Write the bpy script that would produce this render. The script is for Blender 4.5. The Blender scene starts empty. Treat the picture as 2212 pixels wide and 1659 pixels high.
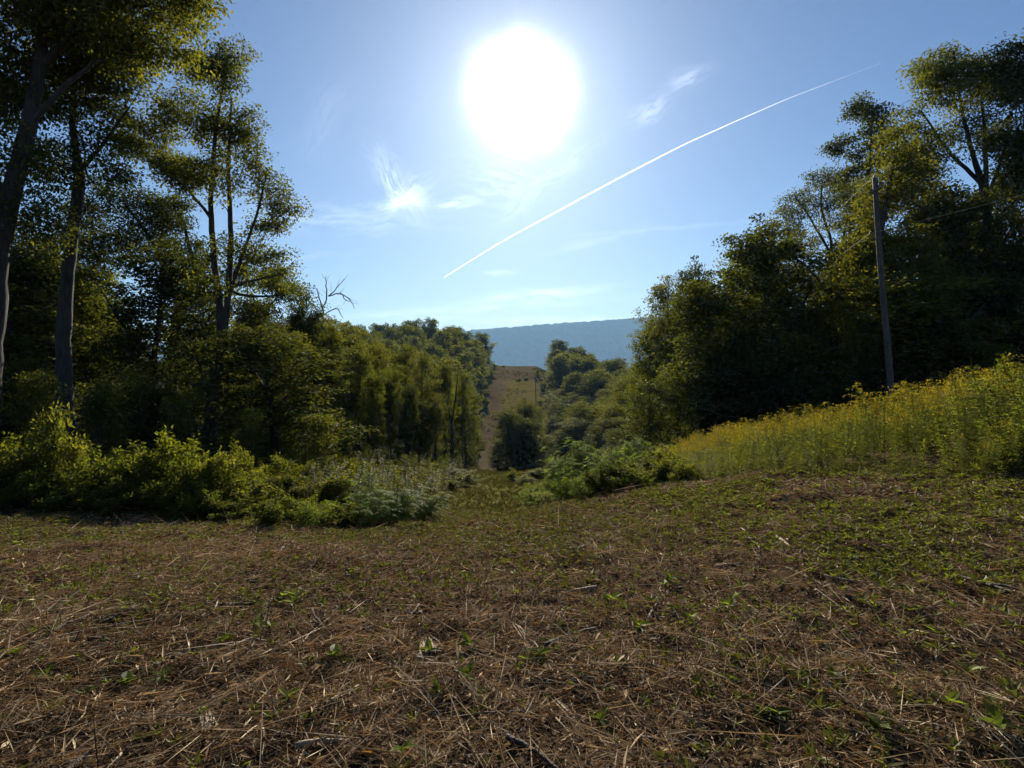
import bpy, math
import numpy as np
from mathutils import Vector, Euler

scene = bpy.context.scene
COL = scene.collection
R = np.random.default_rng(7)

# ------------------------------------------------------------------ camera
EYE = 1.6
F2, CX, HY = 1229.0, 1106.0, 790.0          # photograph measured 2212 px wide
cam = bpy.data.cameras.new('camera')
cam.lens = 20.0; cam.sensor_width = 36.0
cam.shift_y = -18.0 / 1024.0
cam.clip_start = 0.05; cam.clip_end = 60000
camo = bpy.data.objects.new('camera', cam); COL.objects.link(camo)
camo.location = (0, 0, EYE); camo.rotation_euler = (math.radians(90), 0, 0)
scene.camera = camo

def px_x(px, d): return (px - CX) / F2 * d
def px_z(py, d): return EYE + (HY - py) / F2 * d

# ------------------------------------------------------------------ noise
def _hash(ix, iy, seed):
    h = (ix.astype(np.int64) * 374761393 + iy.astype(np.int64) * 668265263 + seed * 974711) & 0x7fffffff
    h = ((h ^ (h >> 13)) * 1274126177) & 0x7fffffff
    return ((h ^ (h >> 16)) & 0xffff) / 65535.0
def vnoise(x, y, seed=0):
    ix = np.floor(x); iy = np.floor(y); fx = x - ix; fy = y - iy
    fx = fx * fx * (3 - 2 * fx); fy = fy * fy * (3 - 2 * fy)
    a = _hash(ix, iy, seed); b = _hash(ix + 1, iy, seed); c = _hash(ix, iy + 1, seed); d = _hash(ix + 1, iy + 1, seed)
    return (a * (1 - fx) + b * fx) * (1 - fy) + (c * (1 - fx) + d * fx) * fy
def fbm(x, y, sc, octv=3, seed=0):
    s = 0.0; a = 1.0; t = 0.0
    for k in range(octv):
        s = s + a * vnoise(x / sc * 2 ** k + 13.7 * k, y / sc * 2 ** k - 7.1 * k, seed + k); t += a; a *= .5
    return s / t
def sstep(a, b, x):
    t = np.clip((x - a) / (b - a), 0, 1); return t * t * (3 - 2 * t)

# ------------------------------------------------------------------ terrain
_P = np.array([(-400, 6), (-60, 3), (-20, .8), (0, 0), (3, -.18), (6, -.55), (10, -1.25), (13, -1.85), (18, -2.9), (25, -4.2), (45, -7.5),
    (60, -9.7), (75, -13), (90, -16.5), (110, -20), (118, -20.4), (130, -18.8), (160, -13.7), (200, -6.5), (235, -.6), (250, 1.2),
    (262, 1.6), (280, .5), (330, -10), (450, -35), (700, -60), (1200, -70), (9000, -70)], float)
_ty = np.arange(-400, 1400, .5)
_tz = np.interp(_ty, _P[:, 0], _P[:, 1])
_k = np.exp(-np.linspace(-2, 2, 9) ** 2); _k /= _k.sum()
_tz = np.convolve(np.pad(_tz, 4, mode='edge'), _k, 'valid')
_CR = np.array([(0, 0), (2, 0.0), (8, .115), (12, .2), (16, .2), (25, .235), (60, .2), (110, .25), (150, .05), (200, 0), (9000, 0)])
_CL = np.array([(0, 0), (10, 0), (18, .06), (30, .13), (60, .15), (110, .2), (160, .1), (260, .05), (500, 0), (9000, 0)])
def H0(x, y):
    x = np.asarray(x, float); y = np.asarray(y, float)
    z = np.interp(y, _ty, _tz)
    xp = 30 * (1 - np.exp(-np.maximum(x, 0) / 30)); xn = 40 * (1 - np.exp(-np.maximum(-x, 0) / 40))
    z = z + np.interp(y, _CR[:, 0], _CR[:, 1]) * xp + np.interp(y, _CL[:, 0], _CL[:, 1]) * xn
    w = sstep(140, 230, y) * (1 - sstep(330, 600, y))
    xr = np.maximum(x - 11, 0)
    z = z - w * 22 * (1 - np.exp(-xr / 45))
    z = z + (fbm(x, y, 14, 3, 3) - .5) * .5 * sstep(10, 30, np.hypot(x, y))
    return z
def micro(x, y):
    r = np.hypot(x, y); w = 1 - sstep(14, 22, r)
    n = (fbm(x, y, .9, 3, 11) - .5) * .19 + (fbm(x, y, .22, 3, 17) - .5) * .1
    return n * w
def H(x, y): return H0(x, y) + micro(np.asarray(x, float), np.asarray(y, float))
def Hs(x, y): return float(H(np.array([x]), np.array([y]))[0])

# ------------------------------------------------------------------ mesh helpers
def mesh_np(name, V, Q, attr=None, mats=(), mi=None, smooth=False, attrs=None):
    V = np.asarray(V, np.float32); Q = np.asarray(Q, np.int32)
    me = bpy.data.meshes.new(name)
    n, k = Q.shape
    me.vertices.add(len(V)); me.vertices.foreach_set('co', V.ravel())
    me.loops.add(n * k); me.loops.foreach_set('vertex_index', Q.ravel())
    me.polygons.add(n); me.polygons.foreach_set('loop_start', np.arange(0, n * k, k, dtype=np.int32))
    if mi is not None: me.polygons.foreach_set('material_index', np.asarray(mi, np.int32))
    me.polygons.foreach_set('use_smooth', np.full(n, smooth, dtype=bool))
    me.update(calc_edges=True)
    if attr is not None:
        a = me.attributes.new('tint', 'FLOAT', 'FACE'); a.data.foreach_set('value', np.asarray(attr, np.float32))
    for nm, va in (attrs or {}).items():
        a = me.attributes.new(nm, 'FLOAT', 'POINT'); a.data.foreach_set('value', np.asarray(va, np.float32))
    for m in mats: me.materials.append(m)
    return me
def link(name, data, parent=None):
    o = bpy.data.objects.new(name, data); COL.objects.link(o)
    if parent is not None: o.parent = parent
    return o
def tag(o, label=None, cat=None, group=None, kind=None):
    if label: o['label'] = label
    if cat: o['category'] = cat
    if group: o['group'] = group
    if kind: o['kind'] = kind
    return o

class Acc:
    """collects quads (with a tint and a material index) into one mesh"""
    def __init__(s): s.V = []; s.Q = []; s.T = []; s.M = []; s.n = 0
    def add(s, V, Q, T=0.5, M=0):
        V = np.asarray(V, float).reshape(-1, 3); Q = np.asarray(Q, int).reshape(-1, 4)
        s.V.append(V); s.Q.append(Q + s.n); s.n += len(V)
        s.T.append(np.broadcast_to(np.asarray(T, float), (len(Q),)).copy()); s.M.append(np.full(len(Q), M))
        return s
    def arrays(s):
        return np.concatenate(s.V), np.concatenate(s.Q), np.concatenate(s.T), np.concatenate(s.M)
    def mesh(s, name, mats, smooth=False):
        V, Q, T, M = s.arrays(); return mesh_np(name, V, Q, T, mats, M, smooth)

def tube(P, r, sides=5):
    P = np.asarray(P, float); n = len(P); r = np.broadcast_to(np.asarray(r, float), (n,))
    T = np.gradient(P, axis=0); T /= np.linalg.norm(T, axis=1)[:, None] + 1e-9
    ref = np.array([.31, .94, .12]) if abs(T[:, 2]).mean() > .7 else np.array([.05, .1, 1.])
    A = np.cross(T, ref); A /= np.linalg.norm(A, axis=1)[:, None] + 1e-9
    B = np.cross(T, A)
    ang = np.arange(sides) * 2 * math.pi / sides
    V = P[:, None, :] + r[:, None, None] * (np.cos(ang)[None, :, None] * A[:, None, :] + np.sin(ang)[None, :, None] * B[:, None, :])
    V = V.reshape(-1, 3)
    i = np.arange(n - 1)[:, None] * sides; j = np.arange(sides)[None, :]; j2 = (j + 1) % sides
    Q = np.stack([i + j, i + j2, i + sides + j2, i + sides + j], -1).reshape(-1, 4)
    return V, Q
def caps(V, Q, n, sides):
    """close both ends of a tube with a fan of quads"""
    a = len(V); c0 = V[:sides].mean(0); c1 = V[-sides:].mean(0)
    V = np.vstack([V, c0, c1]); q = []
    for k in range(0, sides, 2):
        q.append((a, (k + 2) % sides, (k + 1) % sides, k))
        b = (n - 1) * sides; q.append((a + 1, b + k, b + (k + 1) % sides, b + (k + 2) % sides))
    return V, np.vstack([Q, np.array(q)])

def rand_unit(n, rng):
    v = rng.normal(size=(n, 3)); return v / (np.linalg.norm(v, axis=1)[:, None] + 1e-9)
def leaf_quads(C, axis, nrm, L, W, fold=.12):
    """kite-shaped folded leaves; C is the leaf's middle"""
    a = axis / (np.linalg.norm(axis, axis=1)[:, None] + 1e-9)
    s = np.cross(nrm, a); s /= np.linalg.norm(s, axis=1)[:, None] + 1e-9
    n = np.cross(a, s)
    L = np.broadcast_to(L, (len(C),))[:, None]; W = np.broadcast_to(W, (len(C),))[:, None]
    b = C - a * L * .45
    V = np.stack([b, b + a * L * .42 + s * W * .5 + n * W * fold, b + a * L, b + a * L * .42 - s * W * .5 + n * W * fold], 1).reshape(-1, 3)
    Q = np.arange(len(C) * 4).reshape(-1, 4)
    return V, Q

# ------------------------------------------------------------------ materials
def new_mat(name):
    m = bpy.data.materials.new(name); m.use_nodes = True
    nt = m.node_tree; nt.nodes.clear()
    return m, nt
def nd(nt, t, **kw):
    n = nt.nodes.new(t)
    for k, v in kw.items():
        if k in n.inputs: n.inputs[k].default_value = v
        else: setattr(n, k, v)
    return n
def ramp(nt, src, stops):
    r = nt.nodes.new('ShaderNodeValToRGB')
    e = r.color_ramp.elements
    while len(e) < len(stops): e.new(.5)
    for el, (p, c) in zip(e, stops): el.position = p; el.color = (*c, 1)
    nt.links.new(src, r.inputs[0]); return r.outputs[0]
def mixc(nt, fac, a, b, mode='MIX'):
    m = nt.nodes.new('ShaderNodeMix'); m.data_type = 'RGBA'; m.blend_type = mode
    for s, v in ((m.inputs[0], fac), (m.inputs[6], a), (m.inputs[7], b)):
        if isinstance(v, bpy.types.NodeSocket): nt.links.new(v, s)
        elif isinstance(v, (int, float)): s.default_value = v
        else: s.default_value = (*v, 1)
    return m.outputs[2]
def mth(nt, op, a, b=0.0, c=0.0, clamp=False):
    m = nt.nodes.new('ShaderNodeMath'); m.operation = op; m.use_clamp = clamp
    for s, v in zip(m.inputs, (a, b, c)):
        if isinstance(v, bpy.types.NodeSocket): nt.links.new(v, s)
        else: s.default_value = v
    return m.outputs[0]
def attr_fac(nt, name='tint'):
    return nd(nt, 'ShaderNodeAttribute', attribute_name=name).outputs['Fac']

def leaf_mat(name, stops, trans=.45, rough=.65, tcol=(2.25, 2.3, .8), obj_var=.25, spec=.05, gloss=.009):
    m, nt = new_mat(name)
    t = attr_fac(nt)
    oi = nd(nt, 'ShaderNodeObjectInfo')
    t2 = mth(nt, 'ADD', t, mth(nt, 'MULTIPLY', mth(nt, 'SUBTRACT', oi.outputs['Random'], .5), obj_var), clamp=True)
    col = ramp(nt, t2, stops)
    if gloss is None:
        p = nd(nt, 'ShaderNodeBsdfPrincipled'); p.inputs['Roughness'].default_value = rough
        p.inputs['Specular IOR Level'].default_value = spec; nt.links.new(col, p.inputs['Base Color'])
    else:
        p = nd(nt, 'ShaderNodeBsdfDiffuse'); nt.links.new(col, p.inputs['Color'])
    tr = nd(nt, 'ShaderNodeBsdfTranslucent')
    nt.links.new(mixc(nt, 1.0, col, tcol, 'MULTIPLY'), tr.inputs['Color'])
    mx = nd(nt, 'ShaderNodeMixShader'); mx.inputs[0].default_value = trans
    nt.links.new(p.outputs[0], mx.inputs[1]); nt.links.new(tr.outputs[0], mx.inputs[2])
    out = mx.outputs[0]
    if gloss:
        gl = nd(nt, 'ShaderNodeBsdfAnisotropic'); gl.inputs['Roughness'].default_value = .42; gl.inputs['Color'].default_value = (.9, .9, .85, 1)
        m2 = nd(nt, 'ShaderNodeMixShader'); m2.inputs[0].default_value = gloss
        nt.links.new(out, m2.inputs[1]); nt.links.new(gl.outputs[0], m2.inputs[2]); out = m2.outputs[0]
    o = nd(nt, 'ShaderNodeOutputMaterial'); nt.links.new(out, o.inputs[0])
    return m
G_MID = leaf_mat('foliage_green', [(0, (.03, .036, .012)), (.45, (.07, .076, .018)), (.8, (.11, .108, .022)), (1, (.17, .138, .026))])
G_DARK = leaf_mat('foliage_dark', [(0, (.024, .03, .012)), (.6, (.056, .062, .018)), (1, (.104, .1, .022))], trans=.35)
G_YEL = leaf_mat('foliage_yellow_green', [(0, (.045, .052, .013)), (.5, (.083, .09, .016)), (1, (.15, .125, .022))], trans=.45, tcol=(2.0, 2.0, .7))
G_GREY = leaf_mat('foliage_grey_green', [(0, (.05, .056, .024)), (.6, (.086, .09, .036)), (1, (.13, .115, .045))], trans=.4)
G_SUMAC = leaf_mat('sumac_leaves', [(0, (.07, .105, .025)), (.6, (.115, .155, .04)), (1, (.17, .19, .05))], trans=.5, gloss=.006)
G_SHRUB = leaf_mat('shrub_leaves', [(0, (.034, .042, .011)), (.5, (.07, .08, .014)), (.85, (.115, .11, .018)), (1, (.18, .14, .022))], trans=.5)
G_BRIGHT = leaf_mat('sprout_leaves', [(0, (.045, .065, .016)), (.6, (.09, .115, .02)), (.9, (.14, .17, .025)), (1, (.3, .18, .02))], trans=.55)
G_RUST = leaf_mat('rust_leaves', [(0, (.08, .045, .02)), (.6, (.13, .06, .025)), (1, (.18, .1, .03))], trans=.4)
G_WEED = leaf_mat('weed_leaves', [(0, (.05, .045, .018)), (.35, (.07, .075, .02)), (.8, (.1, .11, .022)), (1, (.16, .15, .03))], trans=.45)
G_PATH = leaf_mat('path_grass_blades', [(0, (.045, .04, .014)), (.5, (.075, .07, .02)), (1, (.11, .1, .03))], trans=.4, tcol=(1.7, 1.7, .8))
GOLD_L = leaf_mat('goldenrod_leaves', [(0, (.085, .1, .026)), (.6, (.15, .16, .038)), (1, (.2, .19, .05))], trans=.45)
GOLD_F = leaf_mat('goldenrod_flowers', [(0, (.15, .14, .02)), (.6, (.3, .23, .02)), (1, (.42, .32, .03))], trans=.4, tcol=(1.1, 1.05, .6))
LITTER = leaf_mat('dry_litter', [(0, (.02, .013, .008)), (.25, (.07, .043, .022)), (.45, (.13, .09, .049)), (.56, (.15, .097, .05)), (.68, (.25, .17, .09)), (.88, (.45, .34, .2)), (1, (.62, .52, .36))],
                  trans=.15, rough=.7, tcol=(1.3, 1., .6), obj_var=0, spec=.08, gloss=None)

def bark_mat(name, c1, c2, sc=9, bump=.6):
    m, nt = new_mat(name)
    tc = nd(nt, 'ShaderNodeTexCoord')
    mp = nd(nt, 'ShaderNodeMapping'); mp.inputs['Scale'].default_value = (sc, sc, sc * .16)
    nt.links.new(tc.outputs['Object'], mp.inputs[0])
    n1 = nd(nt, 'ShaderNodeTexNoise', Scale=1.6, Detail=6.0); nt.links.new(mp.outputs[0], n1.inputs['Vector'])
    n2 = nd(nt, 'ShaderNodeTexNoise', Scale=.7, Detail=3.0); nt.links.new(tc.outputs['Object'], n2.inputs['Vector'])
    f = mth(nt, 'MULTIPLY_ADD', n1.outputs[0], .7, mth(nt, 'MULTIPLY', n2.outputs[0], .3))
    col = ramp(nt, f, [(.35, c1), (.62, c2)])
    p = nd(nt, 'ShaderNodeBsdfPrincipled'); p.inputs['Roughness'].default_value = .85
    nt.links.new(col, p.inputs['Base Color'])
    b = nd(nt, 'ShaderNodeBump'); b.inputs['Strength'].default_value = bump; b.inputs['Distance'].default_value = .03
    nt.links.new(n1.outputs[0], b.inputs['Height']); nt.links.new(b.outputs[0], p.inputs['Normal'])
    o = nd(nt, 'ShaderNodeOutputMaterial'); nt.links.new(p.outputs[0], o.inputs[0])
    return m
BARK = bark_mat('bark_grey_brown', (.018, .014, .011), (.06, .048, .038))
BARK_D = bark_mat('bark_dark', (.014, .011, .009), (.045, .037, .029))
DEADWOOD = bark_mat('bare_grey_wood', (.12, .105, .09), (.25, .22, .19))
POLEWOOD = bark_mat('weathered_pole_wood', (.05, .04, .031), (.12, .098, .078), 14, .3)
STICK_P = bark_mat('pale_peeled_wood', (.14, .105, .065), (.36, .29, .2), 30, .5)
STICK_B = bark_mat('brown_stick_wood', (.05, .034, .022), (.17, .12, .08), 30, .6)
STICK_D = bark_mat('rotten_dark_wood', (.014, .01, .008), (.06, .042, .03), 24, .8)

def simple_mat(name, c, rough=.5, metal=0.0):
    m, nt = new_mat(name)
    n = nd(nt, 'ShaderNodeTexNoise', Scale=30.0, Detail=3.0)
    p = nd(nt, 'ShaderNodeBsdfPrincipled'); p.inputs['Roughness'].default_value = rough; p.inputs['Metallic'].default_value = metal
    nt.links.new(mixc(nt, n.outputs[0], tuple(v * .8 for v in c), tuple(v * 1.2 for v in c)), p.inputs['Base Color'])
    o = nd(nt, 'ShaderNodeOutputMaterial'); nt.links.new(p.outputs[0], o.inputs[0])
    return m
METAL = simple_mat('galvanised_metal', (.16, .15, .14), .6, .3)
PORC = simple_mat('grey_porcelain', (.12, .11, .11), .4)
WIREM = simple_mat('weathered_aluminium_wire', (.16, .14, .11), .6, .0)

# ------------------------------------------------------------------ sky, sun
SUN = Vector((px_x(1125, 1), 1, (HY - 200) / F2)).normalized()
ELEV = math.asin(SUN.z); AZ = math.atan2(SUN.x, SUN.y)
sl = bpy.data.lights.new('sun', 'SUN'); sl.energy = 5.0; sl.angle = math.radians(.5); sl.color = (1, .9, .74)
so = bpy.data.objects.new('sun', sl); COL.objects.link(so)
so.rotation_euler = (-SUN).to_track_quat('-Z', 'Y').to_euler(); so.location = (0, 0, 60)

world = bpy.data.worlds.new('World'); scene.world = world; world.use_nodes = True
wt = world.node_tree; wt.nodes.clear()
sky = wt.nodes.new('ShaderNodeTexSky'); sky.sky_type = 'NISHITA'; sky.sun_disc = False
sky.sun_elevation = ELEV; sky.sun_rotation = AZ
sky.altitude = 300; sky.air_density = 1.0; sky.dust_density = .45; sky.ozone_density = 1.5
SKY_K = .05
tcw = wt.nodes.new('ShaderNodeTexCoord')
sep = wt.nodes.new('ShaderNodeSeparateXYZ'); wt.links.new(tcw.outputs['Generated'], sep.inputs[0])
yy = mth(wt, 'MAXIMUM', sep.outputs[1], .02)
U = mth(wt, 'DIVIDE', sep.outputs[0], yy); Vv = mth(wt, 'DIVIDE', sep.outputs[2], yy)
front = mth(wt, 'GREATER_THAN', sep.outputs[1], .05)
warp = wt.nodes.new('ShaderNodeTexNoise'); warp.inputs['Scale'].default_value = 14; warp.inputs['Detail'].default_value = 3
wt.links.new(tcw.outputs['Generated'], warp.inputs['Vector'])
wsep = wt.nodes.new('ShaderNodeSeparateColor'); wt.links.new(warp.outputs['Color'], wsep.inputs[0])
def cloud(px, py, ang, a, b, k, freq=9.0, thr=.42, warpk=.05):
    u0, v0 = (px - CX) / F2, (HY - py) / F2; a /= F2; b /= F2
    c, s = math.cos(math.radians(ang)), math.sin(math.radians(ang))
    du = mth(wt, 'ADD', mth(wt, 'SUBTRACT', U, u0), mth(wt, 'MULTIPLY', mth(wt, 'SUBTRACT', wsep.outputs[0], .5), warpk))
    dv = mth(wt, 'ADD', mth(wt, 'SUBTRACT', Vv, v0), mth(wt, 'MULTIPLY', mth(wt, 'SUBTRACT', wsep.outputs[1], .5), warpk))
    p = mth(wt, 'ADD', mth(wt, 'MULTIPLY', du, c), mth(wt, 'MULTIPLY', dv, s))
    q = mth(wt, 'SUBTRACT', mth(wt, 'MULTIPLY', dv, c), mth(wt, 'MULTIPLY', du, s))
    pa = mth(wt, 'DIVIDE', p, a); qb = mth(wt, 'DIVIDE', q, b)
    r2 = mth(wt, 'ADD', mth(wt, 'MULTIPLY', pa, pa), mth(wt, 'MULTIPLY', qb, qb))
    g = mth(wt, 'EXPONENT', mth(wt, 'MULTIPLY', r2, -1.0))
    cb = wt.nodes.new('ShaderNodeCombineXYZ')
    wt.links.new(mth(wt, 'MULTIPLY', p, freq * 1.3), cb.inputs[0]); wt.links.new(mth(wt, 'MULTIPLY', q, freq * 6), cb.inputs[1])
    cb.inputs[2].default_value = px * .013
    n = wt.nodes.new('ShaderNodeTexNoise'); n.inputs['Scale'].default_value = 2.2; n.inputs['Detail'].default_value = 6; n.inputs['Roughness'].default_value = .62
    wt.links.new(cb.outputs[0], n.inputs['Vector'])
    mr = wt.nodes.new('ShaderNodeMapRange'); mr.interpolation_type = 'SMOOTHSTEP'
    mr.inputs['From Min'].default_value = thr; mr.inputs['From Max'].default_value = thr + .3
    wt.links.new(n.outputs[0], mr.inputs['Value'])
    return mth(wt, 'MULTIPLY', mth(wt, 'MULTIPLY', g, mr.outputs[0]), k)
CL = [(855, 395, -52, 75, 26, .55, 9, .36), (885, 425, 40, 48, 20, .6, 9, .33), (862, 440, 8, 44, 13, .55, 9, .3), (985, 436, 8, 38, 10, .7, 9, .3, .02), (1085, 390, -12, 85, 55, .28, 8, .36),
      (1185, 390, 38, 105, 20, .3, 8, .33), (1405, 235, 36, 50, 20, .34, 10, .3), (1490, 162, 20, 42, 18, .34, 10, .3), (730, 472, -3, 190, 30, .26, 6, .33),
      (1165, 636, 5, 120, 11, .5, 8, .3, .015), (1078, 590, 0, 28, 6, .4, 8, .26, .01), (1010, 668, 4, 280, 9, .26, 6, .32, .015), (1060, 690, -1, 240, 9, .26, 6, .34, .015),
      (700, 260, 62, 90, 40, .09, 6, .3), (1430, 492, 5, 170, 6, .16, 6, .34, .015), (1280, 522, 14, 90, 9, .14, 7, .34, .02), (1330, 690, 0, 150, 6, .3, 6, .3, .01), (640, 560, 8, 120, 8, .1, 6, .3)]
csum = None
for c in CL:
    o = cloud(*c); csum = o if csum is None else mth(wt, 'ADD', csum, o)
csum = mth(wt, 'MULTIPLY', csum, front)
# aureole of the hazy sun
dot = wt.nodes.new('ShaderNodeVectorMath'); dot.operation = 'DOT_PRODUCT'
nrm = wt.nodes.new('ShaderNodeVectorMath'); nrm.operation = 'NORMALIZE'
wt.links.new(tcw.outputs['Generated'], nrm.inputs[0]); wt.links.new(nrm.outputs[0], dot.inputs[0]); dot.inputs[1].default_value = SUN
th = mth(wt, 'MULTIPLY', mth(wt, 'ARCCOSINE', mth(wt, 'MINIMUM', dot.outputs['Value'], .999999)), 180 / math.pi)
thw = mth(wt, 'ADD', th, mth(wt, 'MULTIPLY', mth(wt, 'SUBTRACT', wsep.outputs[2], .5), 2.2))
core = mth(wt, 'MULTIPLY', mth(wt, 'EXPONENT', mth(wt, 'MULTIPLY', mth(wt, 'POWER', mth(wt, 'MULTIPLY', mth(wt, 'MAXIMUM', thw, .0), 1 / 3.9), 3.0), -1.0)), 1.3)
halo = mth(wt, 'MULTIPLY', mth(wt, 'EXPONENT', mth(wt, 'MULTIPLY', th, -1 / 4.0)), .40)
halo = mth(wt, 'ADD', halo, mth(wt, 'MULTIPLY', mth(wt, 'EXPONENT', mth(wt, 'MULTIPLY', th, -1 / 13.0)), .045))
glow = mth(wt, 'ADD', core, halo)
skyc = mixc(wt, 1.0, sky.outputs[0], (SKY_K * .6, SKY_K * .76, SKY_K * .96), 'MULTIPLY')
def scale_col(v, col):
    cmb = wt.nodes.new('ShaderNodeVectorMath'); cmb.operation = 'SCALE'; cmb.inputs[0].default_value = col
    wt.links.new(v, cmb.inputs['Scale']); return cmb.outputs[0]
def addv(a, b):
    n = wt.nodes.new('ShaderNodeVectorMath'); n.operation = 'ADD'; wt.links.new(a, n.inputs[0]); wt.links.new(b, n.inputs[1]); return n.outputs[0]
tot = addv(addv(skyc, scale_col(csum, (.42, .42, .43))), scale_col(glow, (.95, .97, 1.0)))
bg = wt.nodes.new('ShaderNodeBackground'); wt.links.new(tot, bg.inputs['Color']); bg.inputs['Strength'].default_value = 1.0
wo = wt.nodes.new('ShaderNodeOutputWorld'); wt.links.new(bg.outputs[0], wo.inputs['Surface'])

# ------------------------------------------------------------------ ground sheet
def axis(lo, hi, step, far_lo, far_hi, g=1.12):
    a = list(np.arange(lo, hi, step)); s = step; x = hi
    while x < far_hi: a.append(x); s *= g; x += s
    a.append(far_hi); b = []; s = step; x = lo
    while x > far_lo:
        s *= g; x -= s; b.append(max(x, far_lo))
    return np.array(sorted(set(b)) + a)
def yaxis():
    a = []; y = 1.2
    while y < 300: a.append(y); y += max(.045, .011 * y)
    while y < 7000: a.append(y); y *= 1.05
    b = list(-np.geomspace(.2, 400, 40)[::-1] + 1.2)
    return np.array(b + a + [7000.0])
XS = axis(-13, 13, .065, -7000, 7000, 1.055); YS = yaxis()
GX, GY = np.meshgrid(XS, YS)
GZ = H(GX, GY)
far_fade = sstep(3000, 6500, np.hypot(GX, GY))
nx, ny = len(XS), len(YS)
idx = np.arange(nx * ny).reshape(ny, nx)
GQ = np.stack([idx[:-1, :-1], idx[:-1, 1:], idx[1:, 1:], idx[1:, :-1]], -1).reshape(-1, 4)
def path_w(x, y): return np.exp(-((x - .1 + .02 * (y - 14)) / (2.1 + .02 * y)) ** 4)
near = 1 - sstep(12.5, 15.5, GY + (fbm(GX, GY, 2.0, 2, 5) - .5) * 3 + .02 * GX ** 2)
pathm = path_w(GX, GY) * sstep(12, 16, GY) * (1 - sstep(62, 70, GY))
sw = (1 - sstep(8.5, 11, np.abs(GX - 1.2 + (fbm(GX, GY, 9, 3, 9) - .5) * 9))) * sstep(100, 120, GY) * (1 - sstep(300, 340, GY))
swl = sw * (1 - sstep(-4.5, -1.0, GX + (fbm(GX, GY, 7, 2, 21) - .5) * 5))
swl = np.maximum(swl, sw * sstep(213, 219, GY + (fbm(GX, GY, 5, 2, 22) - .5) * 10))
green = np.clip(sstep(.5, .75, fbm(GX, GY, 1.6, 3, 31)) * (.25 + .75 * sstep(4.5, 9, GY + np.abs(GX) * .25)), 0, 1) * near
gm, nt = new_mat('ground_mulch_and_meadow')
tc = nd(nt, 'ShaderNodeTexCoord')
nA = nd(nt, 'ShaderNodeTexNoise', Scale=9.0, Detail=8.0, Roughness=.7); nt.links.new(tc.outputs['Object'], nA.inputs['Vector'])
nB = nd(nt, 'ShaderNodeTexNoise', Scale=.9, Detail=6.0, Roughness=.65); nt.links.new(tc.outputs['Object'], nB.inputs['Vector'])
nC = nd(nt, 'ShaderNodeTexNoise', Scale=.16, Detail=8.0, Roughness=.7); nt.links.new(tc.outputs['Object'], nC.inputs['Vector'])
mulch = ramp(nt, nA.outputs[0], [(.3, (.024, .014, .009)), (.5, (.068, .046, .028)), (.7, (.15, .102, .06))])
mulch = mixc(nt, mth(nt, 'MULTIPLY', attr_fac(nt, 'green'), .6), mulch, (.055, .06, .016))
forest = ramp(nt, nB.outputs[0], [(.3, (.018, .014, .009)), (.7, (.05, .038, .02))])
pathc = ramp(nt, nB.outputs[0], [(.3, (.055, .055, .017)), (.55, (.1, .092, .027)), (.75, (.13, .1, .045))])
purp = ramp(nt, nC.outputs[0], [(.3, (.06, .04, .03)), (.5, (.105, .078, .048)), (.7, (.095, .085, .038))])
olive = ramp(nt, nC.outputs[0], [(.3, (.07, .065, .02)), (.5, (.14, .115, .036)), (.7, (.12, .08, .04))])
far_c = ramp(nt, nC.outputs[0], [(.4, (.05, .06, .025)), (.6, (.1, .1, .05))])
c = mixc(nt, attr_fac(nt, 'near'), forest, mulch)
c = mixc(nt, attr_fac(nt, 'path'), c, pathc)
c = mixc(nt, attr_fac(nt, 'swath'), c, olive)
c = mixc(nt, attr_fac(nt, 'purple'), c, purp)
c = mixc(nt, attr_fac(nt, 'plain'), c, far_c)
p = nd(nt, 'ShaderNodeBsdfDiffuse'); nt.links.new(c, p.inputs['Color'])
bmp = nd(nt, 'ShaderNodeBump'); bmp.inputs['Strength'].default_value = .6; bmp.inputs['Distance'].default_value = .04
nt.links.new(nA.outputs[0], bmp.inputs['Height']); nt.links.new(bmp.outputs[0], p.inputs['Normal'])
o = nd(nt, 'ShaderNodeOutputMaterial'); nt.links.new(p.outputs[0], o.inputs[0])
gme = mesh_np('ground', np.stack([GX, GY, GZ], -1).reshape(-1, 3), GQ, None, [gm], None, True,
              dict(near=near.ravel(), path=pathm.ravel(), swath=sw.ravel(), purple=swl.ravel(), green=green.ravel(), plain=sstep(340, 500, GY).ravel()))
tag(link('ground', gme), kind='structure')

# ------------------------------------------------------------------ far mountain
mx = np.concatenate([np.linspace(-6500, -900, 120)[:-1], np.arange(-900, 1700, 7.0), np.linspace(1700, 6500, 100)])
my = np.concatenate([np.arange(3600, 4700, 20.0), np.linspace(4700, 6600, 40)])
MX, MY = np.meshgrid(mx, my)
top = 1.6 + np.interp(MX, [-6500, -3000, -1200, -450, 0, 300, 600, 900, 1100, 2500, 6500], [150, 190, 240, 288, 320, 345, 366, 388, 400, 410, 320]) * 1.0
prof = np.interp(MY, [3600, 3800, 4100, 4400, 4600, 4700, 5200, 6600], [0, .1, .38, .75, .96, 1.0, .9, .2])
gul = (fbm(MX, MY, 330, 4, 41) - .5) * 110 * np.sin(np.clip(prof, 0, 1) * math.pi)
tre = (fbm(MX, MY, 22, 2, 43) - .5) * 24
MZ = -72 + prof * (top + 72) + gul + tre * sstep(.02, .2, prof)
mi_ = np.arange(len(mx) * len(my)).reshape(len(my), len(mx))
MQ = np.stack([mi_[:-1, :-1], mi_[:-1, 1:], mi_[1:, 1:], mi_[1:, :-1]], -1).reshape(-1, 4)
mm, nt = new_mat('mountain_forest')
n1 = nd(nt, 'ShaderNodeTexNoise', Scale=.012, Detail=9.0, Roughness=.65)
tc = nd(nt, 'ShaderNodeTexCoord'); nt.links.new(tc.outputs['Object'], n1.inputs['Vector'])
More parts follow.
